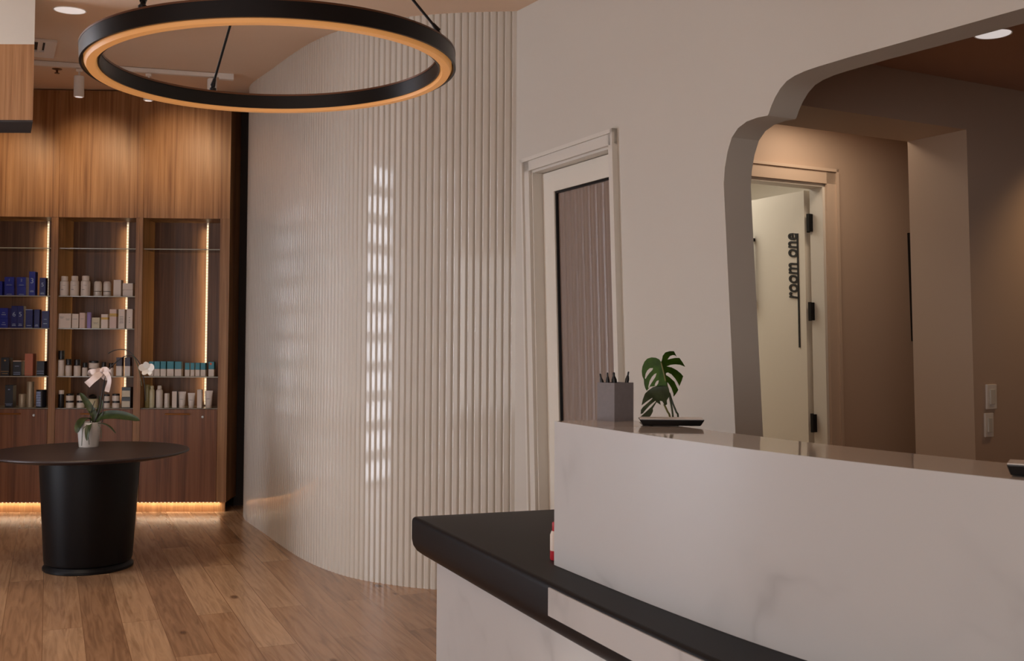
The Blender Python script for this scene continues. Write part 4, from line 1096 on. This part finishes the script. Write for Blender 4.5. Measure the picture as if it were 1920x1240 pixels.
for i, (xt, yt, xb, dd_, rr) in enumerate(((1125, 701, 1133, .05, .0055), (1139, 699, 1140, .055, .0055), (1150.5, 698.5, 1153, .06, .0075), (1178.5, 697, 1172, .055, .0055))):
    Yp = PCB.y+dd_
    top_ = at_y(xt, yt, Yp); low = at_y(xb+(xb-xt)*1.2, 784, Yp); low.z = HT+.0125
    t = thing('pen', pl[i], 'pen', low, 0, 'pens in the concrete cup')
    d_ = (top_-low); Ln = d_.length; q4 = d_.to_track_quat('Z', 'Y'); t.rotation_mode = 'QUATERNION'; t.rotation_quaternion = q4
    bm = new(); lathe(bm, [(rr*.3, 0), (rr*.8, .012), (rr, .02), (rr*1.15, Ln-.05), (rr*1.25, Ln-.026), (rr*.7, Ln-.014)], 14); obj('barrel', bm, BLACKP, t, smooth=True, ang=50)
    bm = new(); lathe(bm, [(rr*.55, Ln-.014), (rr*.55, Ln-.002), (rr*.4, Ln)], 12); obj('button', bm, BLACKP, t, smooth=True, ang=50)

def tablet(x0, x1, ybot, ytop, label, rz, dpt=.16):
    c = at_z((x0+x1)/2, ybot, HT); wd = (x1-x0)*c.y/F; h = (ybot-ytop)*c.y/F*.88
    t = thing('card_terminal', label, 'card terminal', c, rz)
    bm = new(); a, b = wd/2, wd/2*.88
    hexa(bm, [(-b, .008, 0.002), (b, .008, .002), (b, dpt*.92, .002), (-b, dpt*.92, .002), (-a, 0, h*.9), (a, 0, h*.9), (a, dpt, h*.95), (-a, dpt, h*.95)])
    bevel(bm, .003, 2); obj('body', bm, BLACKP, t)
    bm = new(); hexa(bm, [(-a*.97, .003, h*.9-.001), (a*.97, .003, h*.9-.001), (a*.97, dpt*.97, h*.95-.001), (-a*.97, dpt*.97, h*.95-.001), (-a*.97, .003, h*.9+.002), (a*.97, .003, h*.9+.002), (a*.97, dpt*.97, h*.95+.002), (-a*.97, dpt*.97, h*.95+.002)])
    obj('screen', bm, POTW, t)
    bm = new()
    for sx_ in (-b*.7, b*.7): lathe(bm, [(.008, 0), (.008, .003)], 10, c=(sx_, dpt*.5, 0))
    obj('rubber_foot', bm, BLACKP, t)
tablet(1199, 1321, 800.5, 784, 'black tablet terminal with a pale screen lying beside the pen cup', math.radians(-4), .075)
tablet(1893, 2010, 898, 869, 'black terminal cut by the right edge of the photo on the counter', math.radians(-30), .075)

# monstera cutting in a glass vase on the staff ledge
VY = 3.62
VB = at_y(1268, 840, VY)
led_ = thing('staff_desk', 'low staff desk behind the marble counter', 'desk', (0, 0, 0))
bk1 = offset(deskp, .285)
if bk1[10].x < deskp[10].x: bk1 = offset(deskp, -.285)
bk2 = offset(deskp, .62)
if bk2[10].x < deskp[10].x: bk2 = offset(deskp, -.62)
bm = new(); strip_solid(bm, bk1[:30], bk2[:30], .98, 1.01); obj('ledge_top', bm, MARBLE, led_)
bm = new(); strip_solid(bm, bk1[2:28], offset(bk1, .02)[2:28] if offset(bk1, .02)[10].x > bk1[10].x else offset(bk1, -.02)[2:28], .7015, .9795); obj('ledge_panel', bm, WOODDK, led_)
VB.z = 1.0104
vs_ = thing('glass_vase', 'small clear glass vase on the ledge behind the counter', 'vase', VB)
bm = new(); lathe(bm, [(.028, 0), (.032, .004), (.034, .10), (.031, .10), (.029, .008), (.004, .007)], 28); obj('body', bm, GLASS, vs_, smooth=True, ang=50)
mo = thing('monstera_cutting', 'cut monstera stems with split green leaves behind the tablet terminal', 'plant', VB)
def m3(zx, zy, dy=0): return at_y(1100+zx/6.2, 640+zy/6.2, VY+dy)-VB
def mleaf(loops, name, m, bend, parent=mo, mid=(905, 400), tiltk=.0):
    ls_ = []
    for l in loops:
        ls_.append([m3(x, y, bend(x, y)) for x, y in l])
    flat2 = [[Vector((x, -y, 0)) for x, y in l] for l in loops]
    tri = tessellate_polygon(flat2)
    bm = new(); fl = [p for l in ls_ for p in l]
    a = [bm.verts.new(p) for p in fl]; b = [bm.verts.new(p+Vector((0, .0015, 0))) for p in fl]
    for t in tri:
        try: bm.faces.new([a[i] for i in t]); bm.faces.new([b[i] for i in reversed(t)])
        except ValueError: pass
    k_ = 0
    for l in loops:
        n = len(l)
        for i in range(n):
            j = (i+1) % n; bm.faces.new((a[k_+i], a[k_+j], b[k_+j], b[k_+i]))
        k_ += n
    return obj(name, bm, m, parent, smooth=True, ang=50)
b1_ = lambda x, y: .00022*abs(x-(870+(y-250)*.24))+.00010*(y-300)*-1
L1 = [(870, 250), (845, 212), (805, 193), (755, 188), (705, 203), (672, 238), (648, 295), (640, 350), (646, 405), (664, 445), (668, 500), (680, 545), (698, 578), (712, 562), (740, 530), (790, 525), (850, 530), (945, 560), (932, 500), (915, 420), (895, 340)]
H1 = [[(772, 312), (735, 315), (705, 340), (685, 380), (677, 430), (684, 440), (705, 405), (735, 365), (765, 335)],
      [(814, 372), (785, 385), (755, 420), (732, 465), (716, 535), (722, 550), (745, 500), (775, 455), (800, 415)],
      [(840, 455), (815, 462), (798, 490), (790, 520), (812, 520), (832, 490)]]
mleaf([L1]+H1, 'leaf', LEAFM, b1_)
L2 = [(862, 250), (876, 215), (884, 170), (915, 130), (970, 115), (1015, 117), (1032, 150), (1050, 185), (1028, 166), (1000, 162), (968, 175), (945, 205), (940, 214), (970, 206), (1030, 194), (1080, 195), (1115, 245), (1146, 298), (1085, 275), (1030, 270), (975, 276), (930, 293), (985, 304), (1045, 335), (1095, 375), (1122, 408), (1105, 460), (1078, 525), (1062, 490), (1030, 435), (985, 385), (945, 365), (922, 372), (922, 392), (965, 420), (1020, 470), (1066, 567), (1040, 610), (1010, 647), (1008, 610), (985, 545), (955, 495), (938, 480), (945, 560), (920, 480), (890, 350)]
mleaf([L2], 'leaf', LEAFM, b1_)
b2_ = lambda x, y: -.03-.00012*(y-520)+.0001*abs(x-880)
L3 = [(940, 522), (850, 517), (770, 535), (718, 572), (678, 610), (652, 680), (638, 748), (700, 700), (760, 660), (764, 668), (720, 710), (656, 764), (630, 800), (628, 850), (655, 838), (680, 806), (740, 740), (800, 693), (804, 703), (760, 755), (690, 822), (610, 893), (725, 895), (755, 850), (772, 812), (768, 785), (812, 712), (862, 742), (852, 695), (880, 700), (908, 748), (936, 735), (932, 690), (962, 640), (957, 560)]
mleaf([L3], 'leaf', LEAFD, b2_)
bm = new(); tube(bm, spline([m3(866, 250, -.012), m3(892, 350, -.012), m3(920, 470, -.012), m3(950, 570, -.01)], 6), .0022, 8, .003); obj('midrib', bm, STEMY, mo, smooth=True)
vz = Vector((0, 0, .012))
for pts_, m in (([(900, 735, -.02), (940, 820, -.01), (968, 890, 0)], STEMY), ([(945, 560, 0), (975, 700, 0), (1003, 880, 0)], STEMG), ([(960, 600, .005), (1000, 720, .005), (1040, 820, 0), (1062, 890, 0)], LEAFD)):
    P_ = [m3(*p) for p in pts_]; e_ = P_[-1]; P_ += [Vector((e_.x*.35, e_.y*.3, max(.06, e_.z*.4))), Vector((e_.x*.1, 0, .012))]
    bm = new(); tube(bm, spline(P_, 6), .0034, 8); obj('stem', bm, m, mo, smooth=True)

# small red and white bottle at the end of the counter, on the slab
q = at_z(1042, 1050, ST); sb_ = q.y/F
cb = thing('small_bottle', 'red and white bottle peeking out behind the end of the marble counter', 'bottle', q+UP*.0005)
REDP = mat('red_print', (190, 40, 52), .4, noise=.03)
bm = new(); lathe(bm, [(.018, 0), (.02, .004), (.02, .032)], 20); obj('red_base', bm, REDP, cb, smooth=True, ang=40)
bm = new(); lathe(bm, [(.02, .032), (.02, .085), (.015, .098)], 20); obj('body', bm, WHITE, cb, smooth=True, ang=40)
bm = new(); lathe(bm, [(.012, .098), (.013, .1), (.013, .125), (.011, .128)], 20); obj('cap', bm, REDP, cb, smooth=True, ang=40)

# ------------------------------------------------------------------ light
w = bpy.data.worlds.new('world'); sc.world = w; w.use_nodes = True
w.node_tree.nodes['Background'].inputs[0].default_value = (.9, .95, 1, 1); w.node_tree.nodes['Background'].inputs[1].default_value = .03
light('AREA', 'storefront_daylight', (-1.8, -3.3, 1.6), 88, NEUT, target=(-.8, 5, 1.5), shape='RECTANGLE', size=5.4, size_y=2.3)
light('AREA', 'left_fill_daylight', (-4.65, -1.6, 1.6), 40, NEUT, target=(0, 2.5, 1.4), shape='RECTANGLE', size=3.0, size_y=2.4)  # added side light, leaves the opening's jamb darker
dl = light('AREA', 'desk_front_fill', (.365, 2.70, .03), 9, NEUT, shape='RECTANGLE', size=1.0, size_y=.03)  # added uplight to brighten the lower desk front, has no fixture
dz = -Vector((.30, .15, .94)).normalized(); dx = DU.copy(); dy = dz.cross(dx)          # shines up and in towards the desk front
dl.rotation_euler = Matrix((dx, dy, dz)).transposed().to_euler()
light('AREA', 'room_light', pp((R0+R1)/2-.2, 2.85, QW+1.3), 27, (1, .93, .80), target=pp((R0+R1)/2-.2, 0, QW+1.3), shape='RECTANGLE', size=1.2, size_y=1.2)
light('AREA', 'hall_fill', pp(sr-.12, HC-.02, .72), 6.5, (1, .8, .6), target=pp(sr-.12, 0, .72), shape='RECTANGLE', size=.5, size_y=.25)  # added fill for the far hall wall, unseen above the portal
hp_ = pp(sr+.75, HC-.05, -.55)
light('SPOT', 'hall_downlight_beam', hp_, 26, WARMER, target=pp(sr+.7, 1.3, 0), spot_size=math.radians(85), spot_blend=1, shadow_soft_size=.05)
light('SPOT', 'ceiling_beam', (-3.0, 5.9, ceil_z(5.9)-.05), 62, (1, .85, .68), target=(-3.35, 8.7, 1.5), spot_size=math.radians(60), spot_blend=.8, shadow_soft_size=.08)  # added front fill for the shelves, has no fixture
light('SPOT', 'ceiling_beam', (-3.0, 4.3, ceil_z(4.3)-.05), 11, (1, .85, .68), target=(-3.0, 5.8, 2.7), spot_size=math.radians(70), spot_blend=.8, shadow_soft_size=.08)  # added spot to brighten the hanging bulkhead, has no fixture
for (x, y, e) in ((-2.6, 2.2, 70), (-.8, 4.2, 26), (-3.0, 4.7, 110)):
    light('SPOT', 'ceiling_beam', (x, y, ceil_z(y)-.05), e, (1, .84, .66), target=(x, y, 0), spot_size=math.radians(110), spot_blend=.9, shadow_soft_size=.08)

sc.view_settings.view_transform = 'Standard'; sc.view_settings.look = 'None'
sc.view_settings.exposure = -.38; sc.view_settings.gamma = 1; sc.view_settings.use_curve_mapping = False
